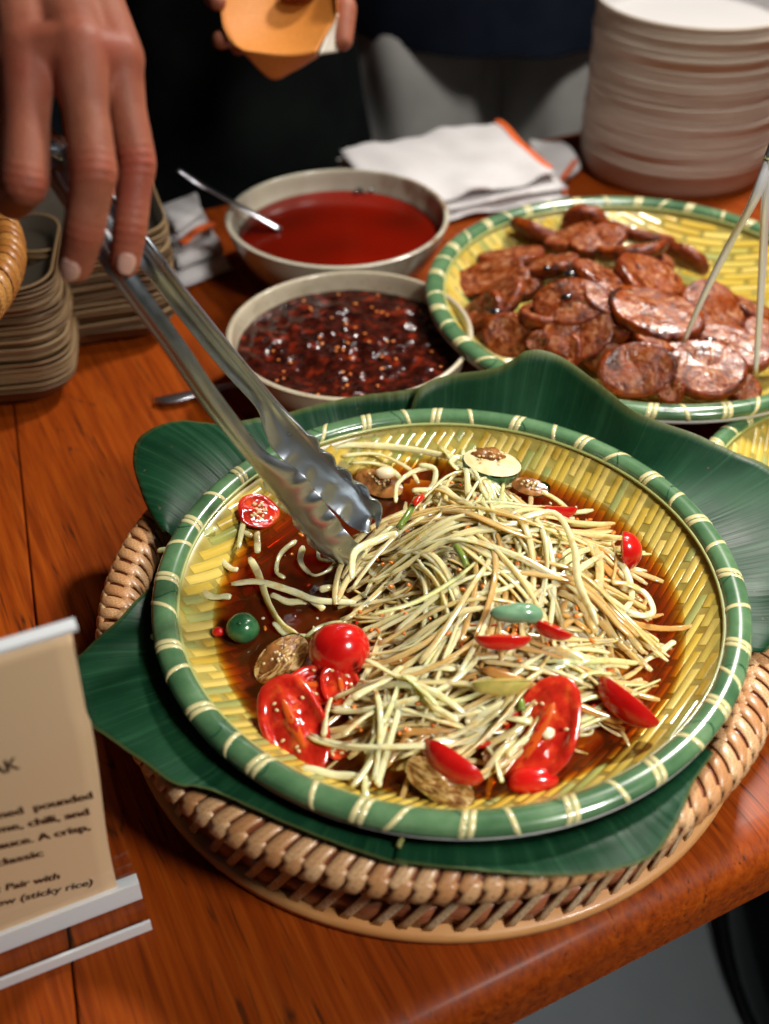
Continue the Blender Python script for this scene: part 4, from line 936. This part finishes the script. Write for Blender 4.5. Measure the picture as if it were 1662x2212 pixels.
# ================================================================== TOWELS
def slab(name, quad, z0, th, mat, parent, seed, amp=.0016, rnd=.004, nu=34, nv=26):
    A, B, C, D = [np.array(q, float) for q in quad]; P = np.zeros((nu, nv, 3)); Q = P.copy()
    for i, u in enumerate(np.linspace(0, 1, nu)):
        for j, v in enumerate(np.linspace(0, 1, nv)):
            p = (A*(1 - u) + B*u)*(1 - v) + (D*(1 - u) + C*u)*v; e = min(u, 1 - u, v, 1 - v)*8
            k = math.sqrt(max(0, 1 - (1 - min(1, e))**2)); P[i, j] = (p[0], p[1], z0 + th*(.5 + .5*k)); Q[i, j] = (p[0], p[1], z0 + th*(.5 - .5*k))
    wv = (vnoise(P.reshape(-1, 3)*[1, 1, 0], 26, seed)*amp).reshape(nu, nv); P[..., 2] += wv; Q[..., 2] += wv*.8
    P[..., 0] += (vnoise(P.reshape(-1, 3)*[1, 1, 0], 18, seed + 3)*.0018).reshape(nu, nv); Q[..., 0] = P[..., 0]
    V = np.vstack([P.reshape(-1, 3), Q.reshape(-1, 3)]); o = nu*nv; F = []; ix = lambda i, j: i*nv + j
    for i in range(nu - 1):
        for j in range(nv - 1): q = (ix(i, j), ix(i + 1, j), ix(i + 1, j + 1), ix(i, j + 1)); F += [q[::-1], tuple(k + o for k in q)]
    for i in range(nu - 1): F += [(ix(i, 0), ix(i + 1, 0), ix(i + 1, 0) + o, ix(i, 0) + o)[::-1], (ix(i + 1, nv - 1), ix(i, nv - 1), ix(i, nv - 1) + o, ix(i + 1, nv - 1) + o)[::-1]]
    for j in range(nv - 1): F += [(ix(0, j + 1), ix(0, j), ix(0, j) + o, ix(0, j + 1) + o)[::-1], (ix(nu - 1, j), ix(nu - 1, j + 1), ix(nu - 1, j + 1) + o, ix(nu - 1, j) + o)[::-1]]
    return obj(name, V, F, mat, parent), P
tw = thing('folded_towel', 'folded white towel with an orange hem at the back beside the paper bowl stack', 'towel')
qa, qb, qc = np.array([-.062, 1.308]), np.array([.166, 1.398]), np.array([.214, 1.222]); qd = qa + (qc - qb)
for k in range(3):
    s = .010*k; qq = [qa + [.004*k, -.002*k], qb + [-.010*k, -.003*k], qc + [-.002*k - (.008 if k > 1 else 0), .004*k], qd + [.003*k, .003*k]]
    o, Pt = slab('towel_fold', qq, .001 + .0112*k, .0124, M_CLOTH, tw, 30 + k, amp=.0042, rnd=.006)
hem = Pt[-3:, :, :].mean(0); hem[:, 2] += .0022; hem[:, 0] -= .001
obj('orange_hem', *sweep(hem[1:-1], rrect(.0085, .003, .4)), M_HEM, tw)
h2 = np.array([[*(qc*(1 - s) + qb*s)] + [.0125] for s in np.linspace(0, .35, 8)]); h2[:, 0] -= .004
obj('orange_hem', *sweep(h2, rrect(.006, .003, .4)), M_HEM, tw)
c0, c1, c2, c3 = [at_z(*q, .012)[:2] for q in ((1140, 308), (1215, 312), (1252, 360), (1200, 402))]
o, _ = slab('towel_fold', [c0, c1, c2, c3], .002, .018, M_CLOTH, tw, 41, amp=.003)
obj('orange_hem', *sweep(smoothline([at_z(1245, 345, .021), at_z(1225, 372, .022), at_z(1210, 392, .014)], 8), rrect(.006, .002, .4)), M_HEM, tw)
tw2 = thing('folded_towel', 'small folded towel with orange hem between the palm leaf cups and the red sauce bowl', 'towel')
c = [np.array(q) for q in ((-.255, 1.10), (-.195, 1.14), (-.158, 1.050), (-.208, 1.010))]
for k in range(4): slab('towel_fold', [c[0] + [.004*k, .003*k], c[1] + [-.003*k, .002*k], c[2] + [-.012*k, .018*k], c[3] + [-.002*k, .016*k]], .001 + .012*k, .013, M_CLOTH, tw2, 50 + k, amp=.002, nu=22, nv=18)
e = smoothline([(*(c[3] + [.002, .03]), .041), (*((c[3] + c[2])/2 + [-.012, .034]), .043), (*(c[2] + [-.022, .036]), .040)], 10); obj('orange_hem', *sweep(e, rrect(.010, .003, .4)), M_HEM, tw2)

# ================================================================== PAPER BOWL STACK
pf = [(.001, -.030), (.100, -.030), (.1095, -.0285), (.1128, -.020), (.1140, -.004), (.1150, -.0022), (.1153, .0005), (.1150, .0030), (.1138, .0040), (.1120, .0034), (.1112, -.004), (.1085, -.024), (.098, -.0275), (.001, -.0278)]
V, F = lathe(pf, 110); pb = mesh('paper_bowl', V, F, M_BAG); pbt = mesh('paper_bowl', V, F, M_BAG); pbt.materials.append(M_BAGIN); pbt.polygons.foreach_set('material_index', [1 if (i % 13) >= 8 else 0 for i in range(len(pbt.polygons))])
NB = 25; hb = .0066
for i in range(NB):
    top = i == NB - 1; z = .0315 + i*hb + (.0006*(i//6))
    lb = 'topmost paper bowl of the tall stack with its white inside showing' if top else ('lowest paper bowl of the tall stack standing on the table' if i == 0 else 'grey-beige paper bowl nested in the middle of the tall stack')
    o = link('paper_bowl', pbt if top else pb, loc=(.358 + r2.normal()*.0006 - (.001 if i % 6 == 0 else 0), 1.336 + r2.normal()*.0006, z), rot=(r2.normal()*.004, r2.normal()*.004, r2.uniform(0, 6))); tag(o, lb, 'paper bowl', 'paper bowls in the tall stack')

# ================================================================== PALM LEAF CUPS
def rsq(h, rc, n=64):
    out = []; k = n//4
    for q in range(4):
        cx, cy = [(1, 1), (-1, 1), (-1, -1), (1, -1)][q]
        for a in np.linspace(q*PI/2, (q + 1)*PI/2, k): out.append((cx*(h - rc) + rc*math.cos(a), cy*(h - rc) + rc*math.sin(a)))
    return out
def cup_mesh(h0, h1, H, top):
    prof_ = [(h0*.8, 0, 0), (h0, .003, .006), (h0 + (h1 - h0)*.6, .0, H*.6), (h1, 0, H), (h1 + .0007, 0, H + .0004), (h1 + .0005, 0, H + .0020), (h1 - .0012, 0, H + .0018), (h0 + (h1 - h0)*.5, 0, H*.55), (h0 - .002, 0, .008), (h0*.7, 0, .003)]; V, F = [], []; m = 64
    for k, (h, _, z) in enumerate(prof_):
        for i, (x, y) in enumerate(rsq(h, h*.5)):
            V.append((x, y, z + .0006*math.sin(i*2*PI/m*3)*(2 < k < 7)))
    for k in range(len(prof_) - 1):
        for i in range(m): F.append((k*m + i, k*m + (i + 1) % m, (k + 1)*m + (i + 1) % m, (k + 1)*m + i))
    F.append(tuple(range(m))[::-1]); F.append(tuple((len(prof_) - 1)*m + i for i in range(m)))
    me = mesh('palm_leaf_cup', V, F, M_PALM)
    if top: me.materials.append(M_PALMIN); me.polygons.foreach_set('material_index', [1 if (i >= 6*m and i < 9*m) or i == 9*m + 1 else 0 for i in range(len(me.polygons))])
    return me
CUP, CUPT = cup_mesh(.0535, .066, .022, False), cup_mesh(.0535, .066, .022, True)
def cup_stack(x, y, rz, N, grp, tl1, tl2, s=1.0, sp=.0031):
    for i in range(N):
        top = i == N - 1
        o = link('palm_leaf_cup', CUPT if top else CUP, loc=(x + r2.normal()*.0010, y + r2.normal()*.0010, .001 + i*sp), rot=(r2.normal()*.012, r2.normal()*.012, rz + r2.normal()*.03)); o.scale = (s*(1 + .0*i),)*2 + (1,)
        tag(o, tl1 if top else tl2, 'palm leaf cup', grp)
cup_stack(-.352, .862, R3(10), 32, 'palm leaf cups nested in the front left stack', 'top palm leaf cup of the front left stack with dark empty inside', 'pressed palm leaf cup nested in the front left stack', 1.10)
cup_stack(-.280, .962, R3(18), 30, 'palm leaf cups nested in the stack behind the tongs', 'top palm leaf cup of the stack behind the tongs and fingers', 'pressed palm leaf cup nested in the stack behind the tongs', 1.08)
# wicker basket cut off by the left edge
bp = at_z(33, 590, .17); WBR = .20; bk = thing('wicker_basket', 'orange-brown wicker basket with wrapped rim cut off by the left frame edge', 'basket', (bp[0] - WBR - .012, bp[1], 0))
V, F = lathe([(.10, .002), (.13, .004), (.17, .08), (.195, .155), (.192, .157), (.165, .08), (.125, .008), (.001, .008)], 90); obj('basket_wall', V, F, M_WICKD, bk)
V, F = lathe([(WBR + .0105*math.cos(a), .162 + .0135*math.sin(a)) for a in np.linspace(0, 2*PI, 13)[:-1]], 120, True); obj('rim_core', V, F, M_WICKD, bk)
ts = np.linspace(R3(-100), R3(200), 14); pth = []; ups = []
for k, a in enumerate(ts):
    sl = (k/13 - .5)*.10; r = WBR + .0112*math.cos(a); pth.append((r*math.cos(sl), r*math.sin(sl), .162 + .0142*math.sin(a))); ups.append((math.cos(a), 0, math.sin(a)))
V, F = sweep(np.array(pth), [(-.0052, -.0004), (-.0045, .0007), (0, .0014), (.0045, .0007), (.0052, -.0004)], up=np.array(ups)); M_WORNG = mk_wicker('orange_rattan', (.38, .13, .022), (.50, .20, .035), (.58, .28, .07)); wm = mesh('rattan_strand', V, F, M_WORNG)
for i in range(110): link('rattan_strand', wm, bk, rot=(0, 0, 2*PI*i/110 + r2.normal()*.004))

# ================================================================== MENU SIGN
S0 = at_z(300, 1925, .005); Fr = at_z(322, 2003, .004); Fl = at_z(0, 2130, .004); wd = nrm(Fr - Fl); wd[2] = 0; wd = nrm(wd); md = np.array([-wd[1], wd[0], 0])
cp = np.array([0, 0, CZ]); vd = nrm(np.array([.012, 0, 1.])); _n = np.cross(wd, vd); _r = ray(158, 1354); LP = float(np.dot(cp + _r*(np.dot(S0 - cp, _n)/np.dot(_r, _n)) - S0, vd)); nd = np.cross(wd, vd)
SW = .21; sign = thing('menu_sign', 'clear acrylic table sign holding a beige printed menu card at the front left', 'sign', S0); SI = np.array(sign.location)
def slab3(name, u0, u1, v0, v1, n0, n1, mat, par):
    V = [S0 - SI + wd*u + vd*v + nd*n_ for n_ in (n0, n1) for u, v in ((u0, v0), (u1, v0), (u1, v1), (u0, v1))]
    return obj(name, V, [(0, 3, 2, 1), (4, 5, 6, 7), (0, 1, 5, 4), (1, 2, 6, 5), (2, 3, 7, 6), (3, 0, 4, 7)], mat, par, smooth=False)
slab3('front_panel', -SW, 0, .004, LP, .0012, .0030, M_ACRYL, sign); slab3('back_panel', -SW, 0, .004, LP, -.0030, -.0012, M_ACRYL, sign)
slab3('top_edge', -SW, .001, LP, LP + .0022, -.0032, .0032, M_ACRYLEDGE, sign); slab3('bottom_fold', -SW, .001, -.003, .0125, -.0034, .0034, M_ACRYLEDGE, sign)
ft = np.array([Fr[0], Fr[1], .0]) - np.array([S0[0], S0[1], 0]); fd = np.dot(ft, -md)
def slabf(name, u0, u1, a0, a1, z0, z1, mat): 
    V = [np.array([0, 0, z - S0[2]]) + wd*u - md*a for z in (z0, z1) for u, a in ((u0, a1), (u1, a1), (u1, a0), (u0, a0))]
    return obj(name, V, [(0, 3, 2, 1), (4, 5, 6, 7), (0, 1, 5, 4), (1, 2, 6, 5), (2, 3, 7, 6), (3, 0, 4, 7)], mat, sign, smooth=False)
slabf('foot', -SW, .001, .004, fd - .0015, .0006, .0046, M_ACRYL); slabf('foot_edge', -SW, .001, fd - .0018, fd, .0005, .0085, M_ACRYLEDGE)
cu_ = np.linspace(-SW + .004, 0, 24); cv = np.linspace(.012, LP - .004, 30); P = np.zeros((24, 30, 3))
def on_panel(px, py, n_=0.):
    r_ = ray(px, py); o_ = S0 + nd*n_; t_ = np.dot(o_ - cp, nd)/np.dot(r_, nd); q = cp + r_*t_ - o_; return np.dot(q, wd), np.dot(q, vd)
cr0, cr1 = on_panel(263, 1948), on_panel(143, 1370)
for j, v in enumerate(np.linspace(cr0[1], cr1[1], 30)):
    ur = cr0[0] + (cr1[0] - cr0[0])*j/29 - .0012*math.sin(j/29*7)*(j < 22)
    for i in range(24): u = -SW + .003 + (ur + SW - .003)*i/23; P[i, j] = S0 - SI + wd*u + vd*v + nd*(.0002 + .0006*math.sin(j*.25 + i*.1))
card = sheet('menu_card', P, M_CARD, sign, thick=.0003)
def text_line(s, pl, pr, cap, slant=0.):
    """printed line whose ends sit at the two pixel points on the card"""
    a, b = on_panel(*pl), on_panel(*pr); c = bpy.data.curves.new('lettering', 'FONT'); c.body = s; c.size = 1; c.extrude = 0.002; c.offset = .014; c.shear = slant
    tmp = bpy.data.objects.new('lettering', c); COL.objects.link(tmp); bpy.context.view_layer.update(); me = bpy.data.meshes.new_from_object(tmp.evaluated_get(bpy.context.evaluated_depsgraph_get())); bpy.data.objects.remove(tmp)
    co = np.zeros(len(me.vertices)*3); me.vertices.foreach_get('co', co); co = co.reshape(-1, 3); x0, x1 = co[:, 0].min(), co[:, 0].max(); sx = (b[0] - a[0])/(x1 - x0)
    W3 = [S0 - SI + wd*(a[0] + (p[0] - x0)*sx) + vd*(a[1] + (b[1] - a[1])*(p[0] - x0)/(x1 - x0) + p[1]*cap) + nd*(.00135 + .0001*(p[2] > 0)) - nd*.0004 for p in co]
    me.vertices.foreach_set('co', np.array(W3).ravel()); me.update(); me.materials.append(M_INK); return link('lettering', me, card)
text_line('AK', (-26, 1676), (37, 1657), .0125)
text_line('ned  pounded', (-6, 1765), (197, 1722), .0080); text_line('me, chili, and', (-8, 1796), (190, 1757), .0080); text_line('auce. A crisp,', (-6, 1831), (193, 1789), .0080); text_line('classic', (-10, 1868), (92, 1845), .0080)
text_line(': Pair with', (-6, 1923), (129, 1894), .0080, .25); text_line('ew (sticky rice)', (-8, 1954), (201, 1907), .0080, .25)
# ================================================================== PEOPLE
def rcone(a, b, ra, rb, n=14):
    a, b = np.array(a, float), np.array(b, float); z = nrm(b - a); x = nrm(np.cross(z, (0.3, .5, .8) if abs(z[2]) > .8 else (0, 0, 1))); y = np.cross(z, x); L = np.linalg.norm(b - a)
    V, F = [], []; pr = [(ra*math.cos(t), ra*math.sin(t)) for t in np.linspace(-PI/2, 0, 5)] + [(rb*math.cos(t), L + rb*math.sin(t)) for t in np.linspace(0, PI/2, 5)]
    for r, h in pr:
        for i in range(n): q = 2*PI*i/n; V.append(a + z*h + (x*math.cos(q) + y*math.sin(q))*max(r, 1e-5))
    m = len(pr)
    for k in range(m - 1):
        for i in range(n): F.append((k*n + i, k*n + (i + 1) % n, (k + 1)*n + (i + 1) % n, (k + 1)*n + i))
    F.append(tuple(range(n))[::-1]); F.append(tuple((m - 1)*n + i for i in range(n))); return V, F
def body(name, chains, voxel, mat, parent, smooth=6, post=None):
    g = Geo()
    for ch in chains:
        for (a, ra), (b, rb) in zip(ch[:-1], ch[1:]): g.add(*rcone(a, b, ra, rb))
    tmp = g.build('tmp', None); md_ = tmp.modifiers.new('r', 'REMESH'); md_.mode = 'VOXEL'; md_.voxel_size = voxel; sm = tmp.modifiers.new('s', 'SMOOTH'); sm.factor = .5; sm.iterations = smooth
    bpy.context.view_layer.update(); me = bpy.data.meshes.new_from_object(tmp.evaluated_get(bpy.context.evaluated_depsgraph_get())); bpy.data.objects.remove(tmp)
    me.name = name; me.materials.clear(); me.materials.append(mat); me.polygons.foreach_set('use_smooth', [True]*len(me.polygons))
    if post:
        co = np.zeros(len(me.vertices)*3); me.vertices.foreach_get('co', co); no = np.zeros(len(me.vertices)*3); me.vertices.foreach_get('normal', no)
        co, rd = post(co.reshape(-1, 3), no.reshape(-1, 3)); me.vertices.foreach_set('co', co.ravel()); at = me.attributes.new('redness', 'FLOAT', 'POINT'); at.data.foreach_set('value', rd.astype(np.float32)); me.update()
    return link(name, me, parent)
D_ = at_d
# --- the server: right hand on the tongs, left hand with the paper tray
wr = D_(70, -110, .580)
IDX = [D_(250, 128, .520), D_(296, 352, .524), D_(281, 495, .529), D_(270, 568, .5345)]
MID = [D_(168, 108, .505), D_(203, 372, .497), D_(182, 498, .507), D_(163, 572, .519)]
RNG = [D_(60, 118, .505), D_(54, 395, .492), D_(28, 430, .520), D_(-22, 392, .535)]
PNK = [D_(-28, 150, .515), D_(-45, 365, .505), D_(-70, 400, .530), D_(-100, 370, .545)]
THB = [D_(165, 60, .560), D_(208, 250, .602), D_(205, 400, .606), D_(228, 520, .596)]
def finger(j, r): return [list(zip(j, r))]
def ch(*p): return [list(p)]
RH = []
RH += ch((IDX[0], .0130), (IDX[0]*.5 + IDX[1]*.5, .0098), (IDX[1], .0096), (IDX[1]*.5 + IDX[2]*.5, .0084), (IDX[2], .0085), (IDX[3], .0076))
RH += ch((MID[0], .0138), (MID[0]*.5 + MID[1]*.5, .0107), (MID[1], .0109), (MID[1]*.5 + MID[2]*.5, .0097), (MID[2], .0098), (MID[3], .0086))
RH += ch((RNG[0], .0134), (RNG[0]*.5 + RNG[1]*.5, .0106), (RNG[1], .0109), (RNG[2], .0098), (RNG[3], .0086))
RH += ch((PNK[0], .0125), (PNK[1], .0098), (PNK[2], .0086), (PNK[3], .0075))
RH += ch((wr, .022), (THB[0], .020), (THB[1], .0120), (THB[2], .0108), (THB[3], .0090))
for k, J in enumerate((IDX, MID, RNG, PNK)):
    w_ = wr + (J[0] - D_(110, 120, .51))*.55; RH += ch((w_, .022), (w_*.45 + J[0]*.55, .0175), (J[0], .0140))
    deep = D_(110, 170, .550); RH += ch((w_ + (deep - wr)*.0, .020), (J[0]*.6 + deep*.4, .014))
for a, b in ((IDX[0], MID[0]), (MID[0], RNG[0]), (RNG[0], PNK[0])): RH += ch((a, .0128), (b, .0128))
for a, b in ((IDX, MID), (MID, RNG), (RNG, PNK)): RH += ch((a[0]*.90 + a[1]*.10, .0080), (b[0]*.90 + b[1]*.10, .0080))
elb = np.array([-.43, .98, .78]); sho = np.array([-.42, 1.42, .92])
RH += ch((wr + (-.008, 0, 0), .0235), (wr + (.010, .004, .004), .0235)); RH += ch((wr, .0245), (wr*.7 + elb*.3, .030), (wr*.35 + elb*.65, .039), (elb, .040), (sho, .055))
# left hand behind the paper tray
TD = 1.05; lw = D_(640, -190, TD + .06)
pc = [D_(548, -70, TD + .035), D_(570, -30, TD + .035), D_(590, 0, TD + .035)]
LH = ch((lw, .028), (D_(610, -90, TD + .05), .026), (D_(610, -20, TD + .045), .022))
LH += ch((D_(570, -60, TD + .045), .014), (D_(500, -60, TD + .030), .011), (D_(462, -8, TD - .004), .010), (D_(470, 4, TD - .010), .0088))
LH += ch((D_(580, -20, TD + .045), .014), (D_(520, 40, TD + .035), .010), (D_(486, 82, TD + .012), .0095), (D_(478, 86, TD + .004), .0088))
LH += ch((D_(590, 20, TD + .045), .013), (D_(540, 90, TD + .04), .009), (D_(515, 100, TD + .025), .0085))
LH += ch((D_(650, -60, TD + .045), .018), (D_(720, -40, TD + .035), .014), (D_(745, 20, TD + .012), .012), (D_(742, 88, TD + .010), .0095))
elL = np.array([.03, 1.42, .55]); shL = np.array([.0, 1.50, .92]); LH += ch((lw, .027), (lw*.5 + elL*.5, .034), (elL, .042), (shL, .055), (sho, .07))
def crease(co, no):
    rd = np.zeros(len(co)); cv_ = np.array([0, 0, CZ]) - co; cv_ /= np.linalg.norm(cv_, axis=1, keepdims=True)
    dors = np.clip((no*cv_).sum(1)*1.4, 0, 1); disp = np.zeros(len(co))
    for J, big in ((IDX, 1), (MID, 1), (RNG, 1), (PNK, .8)):
        for k in (1, 2):
            ax = nrm(J[k + 1] - J[k - 1]); d = co - J[k]; s = d @ ax; rr = np.linalg.norm(d - s[:, None]*ax, axis=1); wgt = np.exp(-(s/.0075)**2)*np.exp(-(rr/.013)**4)*dors
            f = 1 if k == 1 else .7
            disp += wgt*f*(.00060*np.cos(s*2*PI/.0042 + 1.6*np.sin(rr*420 + 1.3) + 900*s*s) - .0002); rd += wgt*.9*f
        d = co - J[3]; rd += np.exp(-((d**2).sum(1))/.013**2)*.55
        d = co - J[0]; q = np.exp(-((d**2).sum(1))/.017**2)*dors; rd += q*.6; disp += q*.0016
        mid = (J[0] + wr)/2; ax = nrm(J[0] - wr); d = co - J[0]; s = d @ ax; rr = np.linalg.norm(d - s[:, None]*ax, axis=1); disp += np.exp(-(rr/.006)**2)*np.clip(-s/.02, 0, 1)*np.clip(1 + s/.08, 0, 1)*dors*.0016
    return co + no*disp[:, None], np.clip(rd, 0, 1)
server = thing('person', 'person in dark clothes holding steel tongs and an orange paper tray over the dishes', 'person', (-.24, 1.50, -.75))
so = np.array(server.location); shift = lambda C: [[(np.array(p) - so, r) for p, r in c] for c in C]
def post(co, no):
    c, r = crease(co + so, no); return c - so, r
body('body', shift(RH + LH), .0016, M_SKIN, server, 7, post)
def nail(J, r, wid, ln, back, tiltv, view=None):
    ax = nrm(J[3] - J[2]); c = J[3] - ax*back; dv = nrm(np.array([0, 0, CZ]) - c) if view is None else view; dv = nrm(dv - ax*np.dot(dv, ax) + np.array(tiltv)); dv = nrm(dv - ax*np.dot(dv, ax)); sd = np.cross(ax, dv); P = np.zeros((12, 12, 3))
    for i, u in enumerate(np.linspace(-1, 1, 12)):
        for j, v in enumerate(np.linspace(-1, 1, 12)):
            w_ = wid*max(.25, (1 - abs(v)**3.2))**.5; a = u*w_/r; rr = r*(1 - .10*max(0, v)) + .0005 - .0006*(abs(u)**4)
            P[i, j] = c + ax*v*ln + dv*rr*math.cos(a) + sd*rr*math.sin(a) - so
    sheet('fingernail', P, M_NAIL, server, thick=.0005)
nail(IDX, .0080, .0048, .0052, .0010, (.10, 0, 0)); nail(MID, .0090, .0056, .0056, .0012, (-.35, -.2, -.1))
# apron: a torso tube, folded a little
def tube_body(name, rows, mat, parent, off, n=72, fold=.006, seed=1, caps=True):
    V, F = [], []
    rows = smoothline(rows, 40)
    for x, y, z, rx, ry in rows:
        for i in range(n):
            q = 2*PI*i/n; V.append((x + rx*math.cos(q) - off[0], y + ry*math.sin(q) - off[1], z - off[2]))
    V = np.array(V); nz = vnoise(V*[1, 1, .35], 16, seed); rad = V.copy(); rad[:, 2] = 0; cxy = np.repeat(rows[:, :2] - np.array(off)[:2], n, axis=0); dirs = V[:, :2] - cxy; dirs /= np.linalg.norm(dirs, axis=1, keepdims=True); V[:, :2] += dirs*(nz*fold)[:, None]
    for k in range(39):
        for i in range(n): F.append((k*n + i, k*n + (i + 1) % n, (k + 1)*n + (i + 1) % n, (k + 1)*n + i))
    F.append(tuple(range(n))[::-1]); F.append(tuple(39*n + i for i in range(n))); return obj(name, V, F, mat, parent)
tube_body('apron', [(-.24, 1.52, -.55, .23, .14), (-.24, 1.52, -.2, .225, .14), (-.24, 1.52, .05, .20, .13), (-.24, 1.53, .3, .185, .125), (-.22, 1.53, .6, .20, .12), (-.21, 1.5, .90, .21, .09)], M_APRON, server, so, seed=3, fold=.010)
for x in (-.33, -.15): tube_body('trouser_leg', [(x, 1.53, -.69, .07, .08), (x, 1.53, -.5, .085, .095), (x, 1.53, -.3, .09, .10)], M_APRON, server, so, seed=5)
for x in (-.33, -.15): V, F = ball(18, 10, .05, .13, .045); obj('shoe', V + np.array([x, 1.47, -.705]) - so, F, M_BLACK, server)
# --- orange paper tray
tray2 = thing('paper_tray', 'orange kraft paper tray with white lining held over the red sauce bowl', 'paper tray', D_(600, 60, TD)); t0 = np.array(tray2.location)
Lf = [(478, -70), (479, 0), (482, 48), (493, 77), (505, 96), (521, 107)]; Bm = [(521, 107), (555, 113), (617, 118), (645, 124), (664, 125), (685, 113)]; Rt = [(729, -70), (729, 0), (728, 36), (711, 67), (694, 96), (685, 113)]
lf = smoothline(np.array(Lf, float), 22); rt = smoothline(np.array(Rt, float), 22); P = np.zeros((24, 22, 3))
for j in range(22):
    for i in range(24):
        u = i/23; a = lf[j]*(1 - u) + rt[j]*u; bow = math.sin(PI*u); y = a[1] + (10*bow*(j/21)**6)
        P[i, j] = D_(a[0], y, TD + .028*bow*(1 - (j/21)**2*.8) - .014*(j/21)) - t0
sheet('front_panel', P, M_KRAFT, tray2, thick=.0007)
q = [D_(521, 107, TD - .014), D_(617, 118, TD - .012), D_(685, 114, TD - .013)]; low = [D_(584, 169, TD + .022), D_(629, 156, TD + .026), D_(688, 121, TD + .010)]
a_, b_ = smoothline(q, 16), smoothline([D_(523, 109, TD - .010)] + low, 16); P = np.stack([a_*(1 - s) + b_*s for s in np.linspace(0, 1, 8)], 1) - t0; sheet('bottom_fold', P, M_KRAFT, tray2, thick=.0007)
a_ = smoothline([D_(731, 30, TD - .003), D_(711, 68, TD - .006), D_(689, 119, TD - .011)], 12); b_ = smoothline([D_(733, 32, TD + .010), D_(734, 75, TD + .012), D_(733, 112, TD + .012)], 12); P = np.stack([a_*(1 - s) + b_*s for s in np.linspace(0, 1, 6)], 1) - t0; sheet('white_flap', P, M_KRAFTW, tray2, thick=.0007)
for nm, u in (('side_wall', 0), ('side_wall', 1)):
    e = (lf if u == 0 else rt)[:16]; k = 1 if u == 0 else -1
    P = np.stack([np.stack([D_(x + k*s*18, y - s*6, TD - .010 + s*.05) for x, y in e]) for s in (0, .5, 1)], 1) - t0; sheet(nm, P, M_KRAFT, tray2, thick=.0007)
V, F = ball(18, 10, .0185, .014, .012); tag(obj('sausage_slice', V + D_(648, -22, TD + .012), F, M_CASE), 'dark piece of food inside the orange paper tray', 'sausage slice')
# --- bystander in navy shirt and grey trousers
by = thing('person', 'person in navy shirt and loose grey trousers behind the table with one hand hanging', 'person', (.17, 1.85, -.75)); bo = np.array(by.location)
C = ch(((.17, 1.87, .10), .12), ((.17, 1.87, .55), .13), ((.17, 1.87, .74), .09)); C += ch(((-.03, 1.86, .74), .06), ((.37, 1.86, .74), .06))
hp_ = at_y(655, 165, 1.72)
C += ch(((-.03, 1.86, .74), .05), ((-.10, 1.88, .42), .042), (hp_ + (0, .03, .10), .030), (hp_ + (0, .0, .0), .026), (hp_ + (-.008, 0, -.03), .026))
for (x0, y0), (x1, y1), (x2, y2), r in (((612, 178), (622, 215), (640, 246), .0095), ((635, 185), (648, 225), (662, 255), .0095), ((660, 185), (672, 228), (680, 262), .0092), ((680, 178), (690, 215), (693, 240), .0085), ((690, 150), (702, 182), (704, 205), .010)):
    C += ch((at_y(x0, y0, 1.72), r + .003), (at_y(x1, y1, 1.71), r), (at_y(x2, y2, 1.70), r - .001))
C += ch(((.37, 1.86, .74), .05), ((.46, 1.88, .42), .042), ((.45, 1.80, .12), .03), ((.44, 1.76, .0), .024))
for x in (.06, .285): C += ch(((x, 1.87, .1), .075), ((x, 1.87, -.30), .05), ((x, 1.87, -.70), .035))
body('body', [[(np.array(p) - bo, r) for p, r in c] for c in C], .006, M_SKIN, by, 4)
tube_body('trouser_leg', [(.050, 1.85, -.71, .090, .11), (.052, 1.85, -.45, .105, .13), (.058, 1.85, -.15, .122, .150), (.070, 1.85, .02, .120, .150), (.09, 1.86, .10, .10, .120)], M_TROUS, by, bo, seed=8, fold=.009)
tube_body('trouser_leg', [(.310, 1.86, -.71, .090, .11), (.305, 1.86, -.45, .105, .13), (.297, 1.86, -.15, .118, .150), (.285, 1.86, .02, .115, .150), (.26, 1.86, .10, .10, .120)], M_TROUS, by, bo, seed=12, fold=.009)
tube_body('shirt', [(.18, 1.86, .022, .246, .200), (.18, 1.86, .030, .250, .204), (.18, 1.86, .12, .244, .198), (.18, 1.86, .45, .21, .165), (.17, 1.86, .72, .205, .12), (.17, 1.86, .80, .15, .08)], M_NAVY, by, bo, seed=15, fold=.010)
for x in (.05, .31): V, F = ball(18, 10, .05, .13, .045); obj('shoe', V + np.array([x, 1.80, -.705]) - bo, F, M_BLACK, by)
# --- things on the floor and beyond
sp_ = at_z(1700, 2050, -.70); sh = thing('shoe', 'black shoe with a pale modelled stripe on the floor below the right table edge', 'shoe', (sp_[0], sp_[1], -.75))
V, F = ball(28, 16, .062, .155, .075); V = np.array(V); V[:, 2] = np.where(V[:, 2] < -.02, -.02, V[:, 2]) + .045; V[:, 2] *= 1 - .35*np.clip(-V[:, 1]/.15, 0, 1); obj('upper', V, F, M_BLACK, sh)
V, F = ball(28, 8, .066, .160, .018); obj('sole', np.array(V) + np.array([0, 0, .016]), F, M_BLACK, sh)
st_ = smoothline([(.040, .055, .088), (.052, .02, .075), (.056, -.02, .058), (.050, -.05, .045)], 10); obj('highlight', *sweep(st_, circ(.007, 8)), M_GREYM, sh)  # pale bar standing in for a bluish highlight on the black upper
gp = at_y(222, 40, 1.9); V, F = lathe([(.001, -.75), (.028, -.75), (.028, .9), (.001, .9)], 24); tag(obj('metal_post', V, F, M_GREYM, loc=(gp[0], 1.9, 0)), 'pale grey metal post in the dark behind the tongs hand', 'post')
